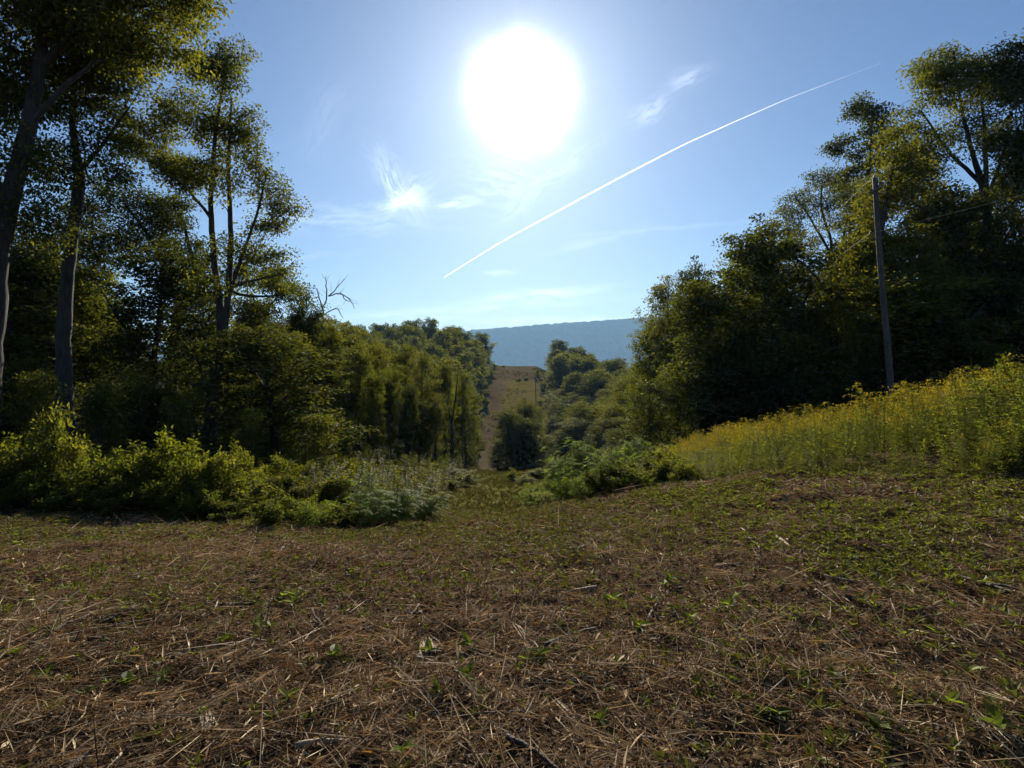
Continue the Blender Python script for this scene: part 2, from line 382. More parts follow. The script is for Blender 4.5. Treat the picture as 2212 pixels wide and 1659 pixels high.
p = nd(nt, 'ShaderNodeBsdfDiffuse')
nt.links.new(ramp(nt, n1.outputs[0], [(.35, (.012, .022, .01)), (.65, (.05, .07, .022))]), p.inputs['Color'])
o = nd(nt, 'ShaderNodeOutputMaterial'); nt.links.new(p.outputs[0], o.inputs[0])
tag(link('mountain', mesh_np('mountain', np.stack([MX, MY, MZ], -1).reshape(-1, 3), MQ, None, [mm], None, True)), kind='structure')

# ------------------------------------------------------------------ haze
hz, nt = new_mat('haze_air')
pv = nd(nt, 'ShaderNodeVolumePrincipled'); pv.inputs['Density'].default_value = 1.15e-4
pv.inputs['Color'].default_value = (.33, .6, .95, 1); pv.inputs['Anisotropy'].default_value = .2
o = nd(nt, 'ShaderNodeOutputMaterial'); nt.links.new(pv.outputs[0], o.inputs['Volume'])
x0, x1, y0, y1, z0, z1 = -7050, 7050, -450, 7050, float(GZ.min()) - 1.5, float(max(MZ.max(), 60)) + 8
hv = [(x, y, z) for z in (z0, z1) for y in (y0, y1) for x in (x0, x1)]
hq = [(0, 2, 3, 1), (4, 5, 7, 6), (0, 1, 5, 4), (2, 6, 7, 3), (0, 4, 6, 2), (1, 3, 7, 5)]
tag(link('haze', mesh_np('haze', hv, hq, None, [hz])), kind='stuff')

# ------------------------------------------------------------------ trees
def smooth_path(P, step=.6, jit=.0, rng=R):
    P = np.asarray(P, float)
    seg = np.linalg.norm(np.diff(P[:, :3], axis=0), axis=1); t = np.concatenate([[0], np.cumsum(seg)])
    n = max(3, int(t[-1] / step)); tt = np.linspace(0, t[-1], n)
    out = np.stack([np.interp(tt, t, P[:, k]) for k in range(P.shape[1])], 1)
    for _ in range(2):
        o2 = out.copy(); o2[1:-1, :3] = .25 * out[:-2, :3] + .5 * out[1:-1, :3] + .25 * out[2:, :3]; out = o2
    if jit: out[1:-1, :3] += rng.normal(size=(n - 2, 3)) * jit
    return out

def build_tree(name, stems, blobs, ncl, nlf, leaf, seed, lmat, bark=BARK, csig=.44, upbias=.55, tipr=.014, shell=.36, lw=.62, flat=.55, tint_sc=2.5, twigs=0):
    rng = np.random.default_rng(seed)
    wood = Acc()
    NP = []; NR = []; NC = []     # nodes: position, stem radius, descendants
    chains = []
    for st in stems:
        sp = smooth_path(st, .5, .015, rng)
        base = len(NP)
        for k in range(len(sp)): NP.append(sp[k, :3]); NR.append(sp[k, 3])
        fl = sp[:, 3].copy()
        chains.append((sp[:, :3], fl, 10))
    B = np.array(blobs, float)
    w = (B[:, 3] * B[:, 4] * B[:, 5]) ** .7; w /= w.sum()
    bi = rng.choice(len(B), ncl, p=w)
    dirv = rand_unit(ncl, rng); rad = rng.random(ncl) ** shell
    C = B[bi, :3] + dirv * rad[:, None] * B[bi, 3:6]
    SP = np.array(NP); SR = np.array(NR)
    dist = np.array([np.min(np.linalg.norm(SP - c, axis=1)) for c in C])
    order = np.argsort(dist)
    maxn = len(NP) + ncl * 9
    P = np.zeros((maxn, 3)); P[:len(NP)] = SP; nn = len(NP)
    hr = np.zeros(maxn); hr[:nn] = SR
    dirs = np.zeros((maxn, 3)); dirs[:nn, 2] = 1
    for ci in order:
        t = C[ci]; v = t - P[:nn]; dd = np.linalg.norm(v, axis=1); hd = np.hypot(v[:, 0], v[:, 1])
        cost = dd + 1.3 * np.maximum(0, .35 * hd - v[:, 2])
        k = int(np.argmin(cost)); L = dd[k]
        if L < .05: continue
        m = int(np.clip(L / .7, 2, 8))
        s = np.linspace(0, 1, m + 1)[:, None]
        d0 = v[k] / L * .6 + dirs[k] * .3 + np.array([0, 0, .25]); d0 /= np.linalg.norm(d0)
        c1 = P[k] + d0 * L * .45
        pts = (1 - s) ** 2 * P[k] + 2 * s * (1 - s) * c1 + s ** 2 * t
        pts[1:-1] += rng.normal(size=(m - 1, 3)) * .05 * L / m
        r0 = min(hr[k] * .62, .010 + .016 * L ** .9 + tipr); r0 = max(r0, tipr)
        rr = np.linspace(r0, tipr * .6, m + 1)
        chains.append((pts, rr, 5 if r0 > .03 else 4))
        a = nn; P[a:a + m] = pts[1:]; hr[a:a + m] = rr[1:]
        dv = np.diff(pts, axis=0); dirs[a:a + m] = dv / (np.linalg.norm(dv, axis=1)[:, None] + 1e-9); nn += m
    for pts, rr, sd in chains:
        V, Q = tube(pts, rr, sd); wood.add(V, Q)
    for c in (C if twigs else ()):
        for _ in range(twigs):
            v = rand_unit(1, rng)[0] * csig * rng.uniform(.9, 1.6); v[2] *= flat
            V, Q = tube(np.stack([c, c + v * .5 + rng.normal(size=3) * .04, c + v]), [tipr * .6, tipr * .45, tipr * .25], 3); wood.add(V, Q)
    tm = wood.mesh(name + '_trunk', [bark], True)
    n = ncl * nlf
    ci = np.repeat(np.arange(ncl), nlf)
    off = rand_unit(n, rng) * (rng.random(n) ** .45 * 1.75 * csig * np.repeat(rng.uniform(.7, 1.3, ncl), nlf))[:, None] * np.array([1, 1, flat])
    pos = C[ci] + off
    ax = off / (np.linalg.norm(off, axis=1)[:, None] + 1e-6) * .7 + rand_unit(n, rng) * .8 + np.array([0, 0, -.45])
    nm = rand_unit(n, rng) + np.array([0, 0, upbias * 1.6])
    L = leaf * rng.uniform(.65, 1.25, n)
    V, Q = leaf_quads(pos, ax, nm, L, L * lw)
    ct = rng.random(ncl) * .3
    ln = fbm(C[:, 0] + C[:, 1] * .7, C[:, 2] + C[:, 1] * .3, tint_sc, 2, seed)
    T = np.clip(.12 + ct[ci] + .45 * ln[ci] - .05 + rng.normal(size=n) * .2, 0, 1)
    cm = mesh_np(name + '_crown', V, Q, T, [lmat])
    return tm, cm

def make_thing(name, tm, cm, loc, label, group=None, scale=(1, 1, 1), rz=0, cat='tree'):
    e = bpy.data.objects.new(name, None); COL.objects.link(e)
    e.location = loc; e.scale = scale; e.rotation_euler = (0, 0, rz); e.empty_display_size = .5
    tag(e, label, cat, group)
    link('trunk', tm, e)
    if cm is not None: link('crown', cm, e)
    return e

def hero(name, d, stems_px, blobs_px, label, seed, lmat, ncl, nlf, leaf, bark=BARK, depth=.9, **kw):
    """a single tree: stems and foliage clumps measured on the photograph, built at distance d"""
    rng = np.random.default_rng(seed + 500)
    bx = px_x(stems_px[0][0][0], d); by = d
    bz = float(H0(bx, by)) - .15
    stems = []
    for st in stems_px:
        pts = [(px_x(a, d) - bx, q[0] if q else 0.0, px_z(b, d) - bz, r) for a, b, r, *q in st]
        if st is stems_px[0]:
            x, y, z, r = pts[0]
            pts[0] = (x, y, 0.0, r * 1.35)
        stems.append(pts)
    bl = []
    for a, b, rx, rz_ in blobs_px:
        Rx, Rz = rx / F2 * d, rz_ / F2 * d
        bl.append((px_x(a, d) - bx, rng.normal() * Rx * .55, px_z(b, d) - bz, Rx, Rx * depth, Rz))
    tm, cm = build_tree(name, stems, bl, ncl, nlf, leaf, seed, lmat, bark, twigs=3, **kw)
    return make_thing(name, tm, cm, (bx, by, bz), label)

hero('leaning_tree', 19, [[(-45, 900, .34), (0, 520, .29), (30, 400, .27), (62, 270, .24), (85, 150, .19), (100, 20, .14), (115, -150, .08)],
     [(62, 270, .11), (130, 190, .085), (210, 130, .065), (300, 90, .04)], [(85, 150, .14), (200, 20, .1), (330, 10, .06)], [(20, 440, .14), (-60, 300, .1), (-120, 150, .06)]],
     [(60, 20, 150, 100), (200, 40, 130, 80), (310, 60, 110, 60), (405, 15, 60, 45), (200, -100, 200, 100), (370, 110, 60, 35), (30, 150, 90, 80), (-80, 100, 140, 200),
      (30, 330, 70, 55), (45, 430, 70, 60), (60, 500, 50, 40), (-80, 400, 110, 150), (340, -60, 120, 70), (-100, -150, 200, 150), (120, -40, 120, 60), (270, -10, 100, 50), (260, 105, 70, 40)],
     'big dark trunk leaning right at the left edge, its leafy canopy filling the top corner', 1, G_MID, 1000, 68, .145, csig=.5)
hero('crooked_tree', 22, [[(140, 905, .3), (138, 760, .26), (137, 690, .27), (142, 640, .23), (150, 560, .22), (165, 440, .21), (177, 365, .2), (160, 320, .12), (155, 240, .11), (165, 130, .09), (160, 0, .05)],
     [(177, 365, .08), (230, 300, .06), (280, 230, .03)]],
     [(170, 110, 110, 90), (190, 230, 80, 50), (215, 325, 50, 40), (270, 180, 90, 50), (180, 40, 130, 70), (170, 395, 40, 25), (235, 375, 45, 25), (100, 250, 70, 60), (120, 340, 50, 40)],
     'slim crooked grey trunk with a swollen knee standing behind the left hedge', 2, G_MID, 400, 66, .14, csig=.45)
hero('triple_stemmed_tree', 30, [[(446, 985, .36), (455, 900, .31), (468, 780, .26), (482, 725, .27), (472, 640, .17), (457, 500, .15), (455, 400, .12), (468, 260, .09), (492, 120, .04)],
     [(482, 725, .18), (493, 640, .16), (500, 500, .13), (492, 370, .1), (500, 210, .05)], [(490, 660, .1), (520, 560, .08), (560, 450, .06), (575, 380, .03)], [(455, 880, .08), (435, 810, .07), (425, 760, .05)],
     [(500, 620, .09), (560, 600, .06), (620, 590, .03)], [(455, 470, .09), (400, 400, .07), (330, 350, .04)]],
     [(492, 115, 42, 36), (500, 185, 42, 45), (445, 165, 45, 32), (522, 270, 40, 45), (400, 250, 80, 50), (320, 290, 60, 45), (470, 290, 50, 45), (540, 340, 42, 36), (568, 395, 40, 45), (600, 440, 35, 30),
      (560, 480, 48, 34), (525, 540, 60, 30), (420, 385, 70, 40), (350, 350, 55, 35), (585, 560, 45, 30), (500, 400, 45, 50), (290, 320, 40, 30), (620, 610, 40, 18), (560, 610, 40, 20), (445, 760, 45, 28), (470, 620, 40, 25)],
     'tall tree with trunk forked into slim upright stems at the left wood edge', 3, G_MID, 720, 52, .15, csig=.42)
hero('spreading_tree', 36, [[(360, 1000, .35), (380, 700, .28), (425, 590, .22), (470, 540, .14)], [(390, 660, .16), (330, 520, .12), (270, 440, .07)], [(425, 590, .15), (400, 500, .1), (380, 430, .05)], [(430, 590, .12), (520, 640, .09), (600, 640, .05), (650, 620, .02)]],
     [(245, 430, 70, 40), (200, 475, 50, 34), (320, 440, 60, 36), (390, 470, 50, 40), (300, 510, 90, 50), (400, 560, 60, 50), (560, 600, 70, 28), (620, 630, 45, 22), (220, 540, 60, 40), (540, 670, 60, 28)],
     'dark spreading tree with a slanting trunk behind the tall forked left tree', 4, G_DARK, 520, 60, .165, BARK_D, csig=.5)

hero('fan_crowned_tree', 38, [[(2140, 905, .36), (2136, 560, .28), (2130, 420, .25), (2100, 330, .14), (2075, 230, .1), (2060, 110, .05)], [(2130, 420, .17), (2128, 300, .12), (2120, 180, .06)], [(2125, 400, .15), (2050, 330, .1), (1990, 240, .05)], [(2130, 430, .12), (2170, 330, .08), (2185, 240, .05)]],
     [(2060, 125, 55, 38), (2000, 190, 45, 50), (1965, 265, 40, 45), (2050, 220, 80, 55), (2125, 165, 45, 45), (2000, 330, 60, 50), (2110, 270, 60, 40), (1950, 370, 50, 60), (2060, 500, 60, 70), (2000, 460, 60, 60), (2090, 620, 90, 80),
      (2010, 600, 70, 80), (2030, 740, 90, 80), (2150, 560, 60, 60), (2160, 740, 70, 80)],
     'tallest right wood tree, bare branches fanning under its high crown', 5, G_MID, 860, 74, .175, csig=.55)
hero('edge_tree', 34, [[(2235, 905, .4), (2230, 500, .3), (2220, 250, .18), (2215, 80, .06)]],
     [(2190, 130, 45, 50), (2215, 200, 70, 60), (2180, 300, 45, 45), (2260, 120, 60, 60), (2220, 380, 50, 60), (2240, 560, 80, 80), (2180, 620, 60, 60), (2200, 780, 90, 90), (2280, 320, 80, 100)],
     'dark tall tree cut off by the right edge of the view', 6, G_DARK, 640, 74, .175, BARK_D, csig=.55)
hero('vine_covered_tree', 33, [[(1905, 905, .26), (1900, 650, .2), (1905, 480, .14), (1935, 330, .06)]],
     [(1930, 330, 40, 60), (1915, 430, 45, 60), (1900, 530, 50, 60), (1890, 630, 52, 60), (1880, 730, 50, 60), (1890, 810, 60, 50), (1960, 400, 45, 60), (1960, 560, 45, 80), (1850, 790, 40, 50)],
     'yellow green vine covered tree close behind the wooden pole', 7, G_YEL, 560, 52, .165, csig=.42)
hero('small_crowned_tree', 50, [[(1860, 890, .28), (1865, 500, .2), (1880, 330, .1), (1885, 240, .05)]],
     [(1880, 225, 32, 26), (1875, 270, 38, 30), (1840, 310, 38, 24), (1890, 340, 40, 35), (1850, 380, 40, 30), (1905, 290, 30, 30), (1880, 440, 45, 45), (1880, 560, 50, 60)],
     'round topped tree seen just left above the top of the wooden pole', 8, G_DARK, 320, 46, .24, csig=.55)
hero('airy_tree', 45, [[(1800, 905, .24), (1804, 700, .18), (1790, 600, .15), (1798, 520, .11), (1772, 450, .08), (1776, 385, .03)], [(1795, 640, .14), (1740, 570, .1), (1690, 540, .07), (1640, 520, .03)], [(1800, 680, .14), (1815, 560, .1), (1830, 460, .05)], [(1810, 660, .1), (1840, 590, .07), (1860, 530, .03)], [(1790, 540, .1), (1745, 460, .06), (1715, 420, .03)]],
     [(1778, 395, 42, 30), (1735, 430, 40, 32), (1700, 480, 45, 30), (1650, 530, 36, 34), (1690, 560, 40, 26), (1790, 470, 60, 45), (1845, 420, 50, 34), (1850, 480, 45, 40), (1830, 560, 45, 45), (1740, 520, 50, 36), (1760, 620, 40, 40), (1840, 650, 40, 40)],
     'thinly leaved airy tree with visible twigs, sky showing through, left of the wooden pole', 9, G_GREY, 560, 40, .165, BARK_D, csig=.45, tipr=.02)

def extent(cm):
    v = np.empty(len(cm.vertices) * 3, np.float32); cm.vertices.foreach_get('co', v); v = v.reshape(-1, 3)
    return float(np.percentile(v[:, 2], 99.6)), float(np.percentile(np.hypot(v[:, 0], v[:, 1]), 95))
# shared kinds of tree, each built once and copied
def proto(name, h, rad, seed, lmat, ncl, nlf, leaf, low=.3, bark=BARK_D, lobes=11, trunk_r=.2, fork=True, peak=.8, **kw):
    rng = np.random.default_rng(seed)
    lean = rng.normal(size=2) * .03 * h
    st = [[(0, 0, 0, trunk_r * 1.3), (lean[0] * .15, lean[1] * .15, h * .12, trunk_r), (lean[0] * .5, lean[1] * .5, h * .5, trunk_r * .7), (lean[0], lean[1], h * .95, trunk_r * .12)]]
    if fork:
        for _ in range(2):
            a = rng.random() * 6.28; z = h * rng.uniform(.3, .5)
            st.append([(lean[0] * z / h, lean[1] * z / h, z, trunk_r * .5), (math.cos(a) * rad * .35, math.sin(a) * rad * .35, z + h * .2, trunk_r * .3), (math.cos(a) * rad * .6, math.sin(a) * rad * .6, z + h * .36, trunk_r * .08)])
    bl = []
    for k in range(lobes):
        f = (k + rng.random()) / lobes; z = h * (low + (1 - low) * f * .93)
        prof = math.sqrt(max(.05, 1 - (2 * (.16 + .68 * f ** peak) - 1) ** 2))
        rr = rad * prof; a = k * 2.4 + rng.random()
        q = rng.uniform(.2, .75)
        sx = rad * rng.uniform(.26, .4) * (.55 + .75 * prof); vz = rng.uniform(.8, 1.35)
        bl.append((math.cos(a) * rr * q + lean[0] * f, math.sin(a) * rr * q + lean[1] * f, min(z, h - sx * .7), sx, sx, sx * vz))
    bl.append((lean[0], lean[1], h * .87, rad * .5, rad * .5, h * .13))
    zc = h * (low + (1 - low) * .5)
    bl.append((lean[0] * .5, lean[1] * .5, zc, rad * .6, rad * .6, h * (1 - low) * .42)); bl.append((lean[0] * .6, lean[1] * .6, zc + h * .12, rad * .5, rad * .5, h * (1 - low) * .33))
    tm, cm = build_tree(name, st, bl, ncl, nlf, leaf, seed, lmat, bark, **kw)
    return tm, cm, *extent(cm)
NEARP = [proto('broadleaf_a', 18, 4.2, 21, G_MID, 560, 40, .235, low=.2, lobes=18), proto('broadleaf_b', 18, 3.6, 22, G_DARK, 560, 42, .235, low=.03, lobes=18), proto('broadleaf_c', 18, 4.4, 23, G_YEL, 540, 38, .22, low=.24, lobes=19),
         proto('broadleaf_d', 18, 2.7, 24, G_MID, 440, 40, .2, low=.24, lobes=18, trunk_r=.25), proto('broadleaf_e', 18, 4.0, 25, G_GREY, 470, 36, .2, low=.24, lobes=17)]
SAP = [proto('sapling_a', 7, 1.9, 31, G_MID, 170, 36, .14, low=.1, trunk_r=.07, csig=.34, lobes=10), proto('sapling_b', 7, 1.7, 32, G_YEL, 150, 36, .14, low=.12, trunk_r=.06, csig=.34, lobes=9),
       proto('sapling_c', 7, 2.1, 33, G_DARK, 180, 36, .15, low=.06, trunk_r=.07, csig=.36, lobes=10), proto('sapling_d', 7, 1.8, 34, G_RUST, 120, 30, .13, low=.2, trunk_r=.06, csig=.34, lobes=8)]
FARP = [  # canopy seen only from afar
    proto('far_tree_a', 18, 4.6, 41, G_GREY, 260, 36, .46, low=.1, csig=.62, lobes=18, flat=.85), proto('far_tree_b', 18, 4.0, 42, G_GREY, 240, 36, .46, low=.08, csig=.6, lobes=17, flat=.85),
        proto('far_tree_c', 18, 5.0, 43, G_MID, 280, 36, .46, low=.1, csig=.64, lobes=20, flat=.85), proto('far_tree_d', 18, 3.4, 44, G_GREY, 220, 36, .46, low=.05, csig=.55, lobes=16, flat=.9)]
def put(P, name, px, d, py_top, hw, label, group=None, dx=0.0):
    tm, cm, h, rad = P
    x = px_x(px, d) + dx; bz = float(H0(x, d)) - .1
    hh = max(px_z(py_top, d) - bz, 3.0); rr = min(hw / F2 * d, hh * .42)
    return make_thing(name, tm, cm, (x, d, bz), label, group, (rr / rad, rr / rad, hh / h), R.random() * 6.28)
def put_at(P, name, x, y, h, rr, label, group=None):
    tm, cm, h0, rad = P
    return make_thing(name, tm, cm, (x, y, float(H0(x, y)) - .1), label, group, (rr / rad, rr / rad, h / h0), R.random() * 6.28)

# left wood, front trees
put(NEARP[2], 'broadleaf_tree', 560, 38, 630, 60, 'yellow green tree right behind the tall forked left tree')
put(NEARP[1], 'broadleaf_tree', 672, 40, 645, 56, 'dense dark green rounded tree below the bare dead branches')
put(NEARP[0], 'broadleaf_tree', 745, 46, 700, 46, 'slender green tree next right of the dark rounded tree below the dead branches')
put(NEARP[2], 'broadleaf_tree', 805, 50, 735, 50, 'olive yellow topped tree in the middle of the left wood edge')
put(NEARP[3], 'broadleaf_tree', 880, 54, 745, 42, 'narrow upright tree near the right end of the left wood')
put(NEARP[4], 'broadleaf_tree', 940, 60, 770, 42, 'grey green tree at the right end of the left wood by the grassy path')
put(NEARP[1], 'broadleaf_tree', 1008, 72, 822, 38, 'dark tree left of the path at the foot of the far hill')
put(NEARP[3], 'broadleaf_tree', 905, 46, 865, 40, 'short dark leafed tree under the olive topped trees on the left')
for px, py, d, hw, q in [(775, 745, 43, 32, 3), (845, 790, 46, 36, 0), (912, 762, 50, 34, 4), (962, 790, 56, 30, 3), (716, 700, 38, 34, 3), (1000, 800, 66, 28, 4), (876, 830, 42, 30, 1), (806, 800, 40, 34, 0), (940, 850, 46, 28, 4), (640, 720, 34, 34, 3), (590, 690, 33, 36, 4)]:
    put(NEARP[q], 'slender_tree', px, d, py, hw, 'tall narrow tree with a visible bare trunk in the left wood near the valley', 'narrow trees of the left wood near the valley')
put(NEARP[0], 'broadleaf_tree', 130, 34, 540, 110, 'broad shaded tree filling the gap behind the crooked trunk')
put(NEARP[4], 'broadleaf_tree', 30, 28, 540, 90, 'shaded tree behind the leaning trunk at the left edge')
hero('bare_forked_tree', 56, [[(972, 1045, .2), (978, 960, .17), (975, 900, .15), (955, 850, .09), (940, 810, .05)], [(977, 910, .1), (985, 850, .07), (990, 800, .04)]],
     [(935, 815, 26, 20), (990, 800, 30, 22), (960, 790, 30, 18)], 'thin dark Y forked trunk at the right end of the left wood', 12, G_GREY, 70, 14, .2, BARK_D, csig=.5)
left_rows = [(-11, 27, 9), (-20, 31, 14), (-27, 33, 17), (-34, 29, 18), (-15, 41, 14), (-24, 43, 17), (-33, 45, 18), (-42, 40, 19), (-15.5, 52, 14), (-22, 56, 15), (-30, 55, 16), (-40, 57, 17), (-18, 66, 15),
             (-26, 70, 15), (-36, 72, 17), (-12, 78, 15), (-20, 84, 15), (-30, 88, 16), (-9, 92, 14), (-16, 98, 15), (-24, 104, 15), (-46, 66, 17), (-52, 50, 18), (-29, 24, 15), (-21, 24, 12)]
for k, (x, y, h) in enumerate(left_rows):
    put_at(NEARP[k % 5 if k % 3 else 1], 'woodland_tree', x, y, h * (.68 if y > 50 and x > -33 else .8) + R.normal() * .8, R.uniform(2.8, 3.8), 'shaded leafy tree inside the dark left wood, behind its front trunks', 'trees inside the left wood')
for k in range(26):
    if k > 14: break
    f = (k + .5) / 26; x = -23 + 21 * f + R.normal() * .7; y = 19 + 24 * f ** 1.4 + R.uniform(-1, 2.5)
    if k % 3 == 0: y += 3
    if x > -.11 * y: x = -.11 * y - R.uniform(0, 3)
    q_ = CX + x / y * F2
    if (415 < q_ < 520 and y < 33) or (90 < q_ < 190 and y < 25): y += 13
    put_at(SAP[[2, 0, 2, 1, 0, 2][k % 6]], 'sapling', x, y, R.uniform(2.6, 4.6), R.uniform(1.0, 1.5), 'leafy young tree in the undergrowth along the left wood edge', 'undergrowth saplings of the left wood')
put(SAP[1], 'sapling', 690, 24, 905, 55, 'sunlit yellow green sapling in front of the left wood, right of the forked trunk')
put(SAP[1], 'sapling', 545, 22, 1000, 42, 'low sunlit green sapling right of the foot of the forked trunk')

for px, py, d, hw, q in [(300, 800, 24, 60, 0), (380, 850, 22, 50, 1), (560, 860, 31, 36, 0), (625, 900, 28, 34, 1), (215, 830, 21, 55, 0), (80, 800, 20, 60, 1), (740, 940, 34, 30, 1)]:
    put(SAP[q], 'sapling', px, d, py, hw, 'lighter green young tree catching the sun at the front of the left wood', 'sunlit saplings at the front of the left wood')
# dead snag above the left wood
def snag(name, d, label, seed, sk):
    rng = np.random.default_rng(seed); wood = Acc()
    bx = px_x(sk[0][0][0], d); bz = float(H0(bx, d)) - .1
    for st in sk:
        P = smooth_path([(px_x(a, d) - bx, dy, px_z(b, d) - bz, r) for a, b, r, dy in st], .25, .03, rng)
        if st is sk[0]: P[0, 2] = 0
        V, Q = tube(P[:, :3], P[:, 3], 6); wood.add(V, Q)
        if st is not sk[0]:
            for k in range(1, len(P) - 1, 2):
                v = rand_unit(1, rng)[0] * .5 + (P[k, :3] - P[k - 1, :3]) * 2 + np.array([0, 0, .2]); v = v / np.linalg.norm(v) * rng.uniform(.35, 1.1)
                q = np.stack([P[k, :3], P[k, :3] + v * .5 + rng.normal(size=3) * .05, P[k, :3] + v])
                V, Q = tube(q, [.018, .014, .007], 4); wood.add(V, Q)
    tag(make_thing(name, wood.mesh(name, [DEADWOOD], True), None, (bx, d, bz), label), None)
snag('dead_tree', 44, 'leafless dead tree with bare twisted branches above the dark rounded tree on the left', 5,
     [[(712, 1000, .14, 0), (700, 760, .11, 0), (695, 700, .09, 0), (697, 665, .07, 0)], [(697, 668, .06, 0), (685, 640, .05, .3), (680, 620, .03, .5)], [(697, 668, .06, 0), (712, 640, .055, -.4), (708, 615, .04, -.6), (712, 598, .015, -.8)],
      [(712, 640, .05, -.3), (735, 632, .045, 0), (752, 640, .035, .2), (762, 665, .02, .4)], [(712, 640, .05, -.3), (728, 618, .035, .4), (738, 600, .015, .6)], [(735, 632, .04, 0), (755, 655, .03, -.5), (765, 650, .012, -.7)],
      [(696, 680, .05, 0), (725, 660, .04, .6), (735, 685, .02, .8)]])

# right wood, front trees
put(NEARP[1], 'broadleaf_tree', 1520, 50, 572, 62, 'dark green tree with a pointed top in the middle of the right wood')
put(NEARP[0], 'broadleaf_tree', 1610, 52, 556, 75, 'broad green tree right of the pointed dark tree in the right wood')
put(NEARP[4], 'broadleaf_tree', 1440, 52, 600, 62, 'pale thin crowned tree at the left end of the right wood, top against the sky')
put(NEARP[0], 'broadleaf_tree', 1405, 56, 690, 52, 'green tree whose branches reach left over the blue mountain')
put(NEARP[1], 'broadleaf_tree', 1690, 50, 600, 70, 'dark green tree under the left limbs of the airy tree')
put(NEARP[2], 'broadleaf_tree', 1600, 42, 690, 60, 'yellow green tree in front of the dark trees of the right wood')
put(NEARP[3], 'broadleaf_tree', 1760, 44, 640, 60, 'green tree below the airy tree in the right wood')
put(NEARP[2], 'broadleaf_tree', 2010, 33, 560, 80, 'olive green tree right behind the wooden pole')
put(NEARP[1], 'broadleaf_tree', 2120, 31, 600, 90, 'dark shady tree behind the upper end of the goldenrod bank')
put(SAP[3], 'sapling', 1715, 41, 690, 55, 'rusty orange leaved young tree in the right wood')
put(SAP[1], 'sapling', 1740, 33, 715, 60, 'yellow green sapling with drooping leaves at the front of the right wood')
put(SAP[1], 'sapling', 1815, 32, 790, 45, 'bright yellow green young tree left of the foot of the pole')
put(SAP[1], 'sapling', 1570, 40, 780, 45, 'small yellowish sapling before the dark right wood')
for px, py, d, hw, q in [(1650, 800, 36, 44, 1), (1860, 730, 31, 44, 0), (1990, 740, 30, 50, 1), (2080, 690, 29, 55, 0), (2160, 740, 27, 60, 1), (1500, 790, 44, 40, 0), (1450, 830, 44, 40, 1), (1600, 830, 38, 40, 0), (1930, 640, 31, 45, 1), (1780, 830, 31, 40, 0)]:
    put(SAP[q], 'sapling', px, d, py, hw, 'lighter green young tree catching the sun at the front of the right wood', 'sunlit saplings at the front of the right wood')
right_rows = [(13, 37, 12), (17, 36, 13), (22, 33, 13), (27, 34, 15), (33, 32, 17), (19, 42, 14), (26, 42, 16), (34, 40, 18), (41, 36, 19), (16, 45, 13), (21, 52, 14), (29, 51, 16), (38, 49, 18), (47, 44, 19),
              (18, 60, 15), (25, 62, 15), (34, 60, 16), (43, 58, 18), (21, 70, 15), (30, 72, 15), (40, 70, 17), (23, 82, 15), (33, 84, 15), (22, 30, 9), (29, 28.5, 10), (34, 27, 12)]
for k, (x, y, h) in enumerate(right_rows):
    put_at(NEARP[k % 5 if k % 3 else 1], 'woodland_tree', x, y, h + R.normal() * .8, R.uniform(2.8, 3.8), 'shaded leafy tree inside the dark right wood, behind its front trees', 'trees inside the right wood')
for k in range(22):
    f = (k + .5) / 22; x = 9.5 + 19 * f + R.normal() * .6; y = 36 - 9 * f + R.uniform(-1, 2.5)
    put_at(SAP[[2, 0, 2, 1, 2][k % 5]], 'sapling', x, y, R.uniform(3.6, 6.5), R.uniform(1.4, 2.0), 'leafy young tree in the undergrowth along the right wood edge', 'undergrowth saplings of the right wood')

# valley and right slope
mid = [(1340, 92, 850, 50, 2), (1300, 100, 870, 46, 0), (1250, 96, 905, 44, 3), (1385, 78, 810, 48, 1), (1290, 84, 930, 42, 1), (1350, 70, 900, 50, 0), (1395, 62, 860, 44, 2), (1215, 92, 940, 34, 1), (1330, 62, 945, 42, 4), (1245, 74, 965, 34, 2),
       (1410, 54, 905, 40, 4), (1190, 108, 940, 26, 3), (1255, 120, 880, 40, 0), (1320, 125, 835, 44, 4), (1375, 118, 805, 44, 0), (1200, 128, 905, 26, 1), (1440, 66, 800, 46, 1), (1440, 90, 760, 46, 0)]
mid += [(1230, 135, 850, 44, 0), (1285, 140, 812, 46, 1), (1345, 100, 815, 52, 3), (1420, 70, 790, 52, 0), (1300, 72, 905, 50, 1), (1260, 105, 865, 46, 2), (1380, 92, 795, 50, 0), (1210, 150, 840, 40, 4), (1330, 82, 870, 54, 2)]
for k, (px, d, py, hw, q) in enumerate(mid):
    put(NEARP[q], 'slope_tree', px, d, py, hw, 'rounded green tree on the slope right of the valley path', 'trees on the slope right of the valley')
put(NEARP[1], 'dense_tree', 1094, 80, 885, 48, 'dense dark bushy tree standing alone in the middle of the clearing')
put(NEARP[1], 'dense_tree', 1128, 86, 868, 40, 'dark bushy tree behind the lone tree in the middle of the clearing')
put(NEARP[1], 'dense_tree', 1142, 78, 905, 46, 'dark rounded tree touching the right side of the lone tree in the clearing')
put(SAP[2], 'dense_tree', 1075, 74, 960, 30, 'short dark tree at the left foot of the lone tree in the clearing')
put(NEARP[4], 'silvery_tree', 1108, 77, 905, 24, 'small tree with silvery pale leaves at the right of the lone dark tree')
put(NEARP[3], 'dense_tree', 1150, 92, 880, 30, 'dark tree at the foot of the far hill, left of the power line')
put(NEARP[1], 'dense_tree', 1165, 84, 930, 26, 'low dark tree right of the lone tree in the clearing')
left_far = []
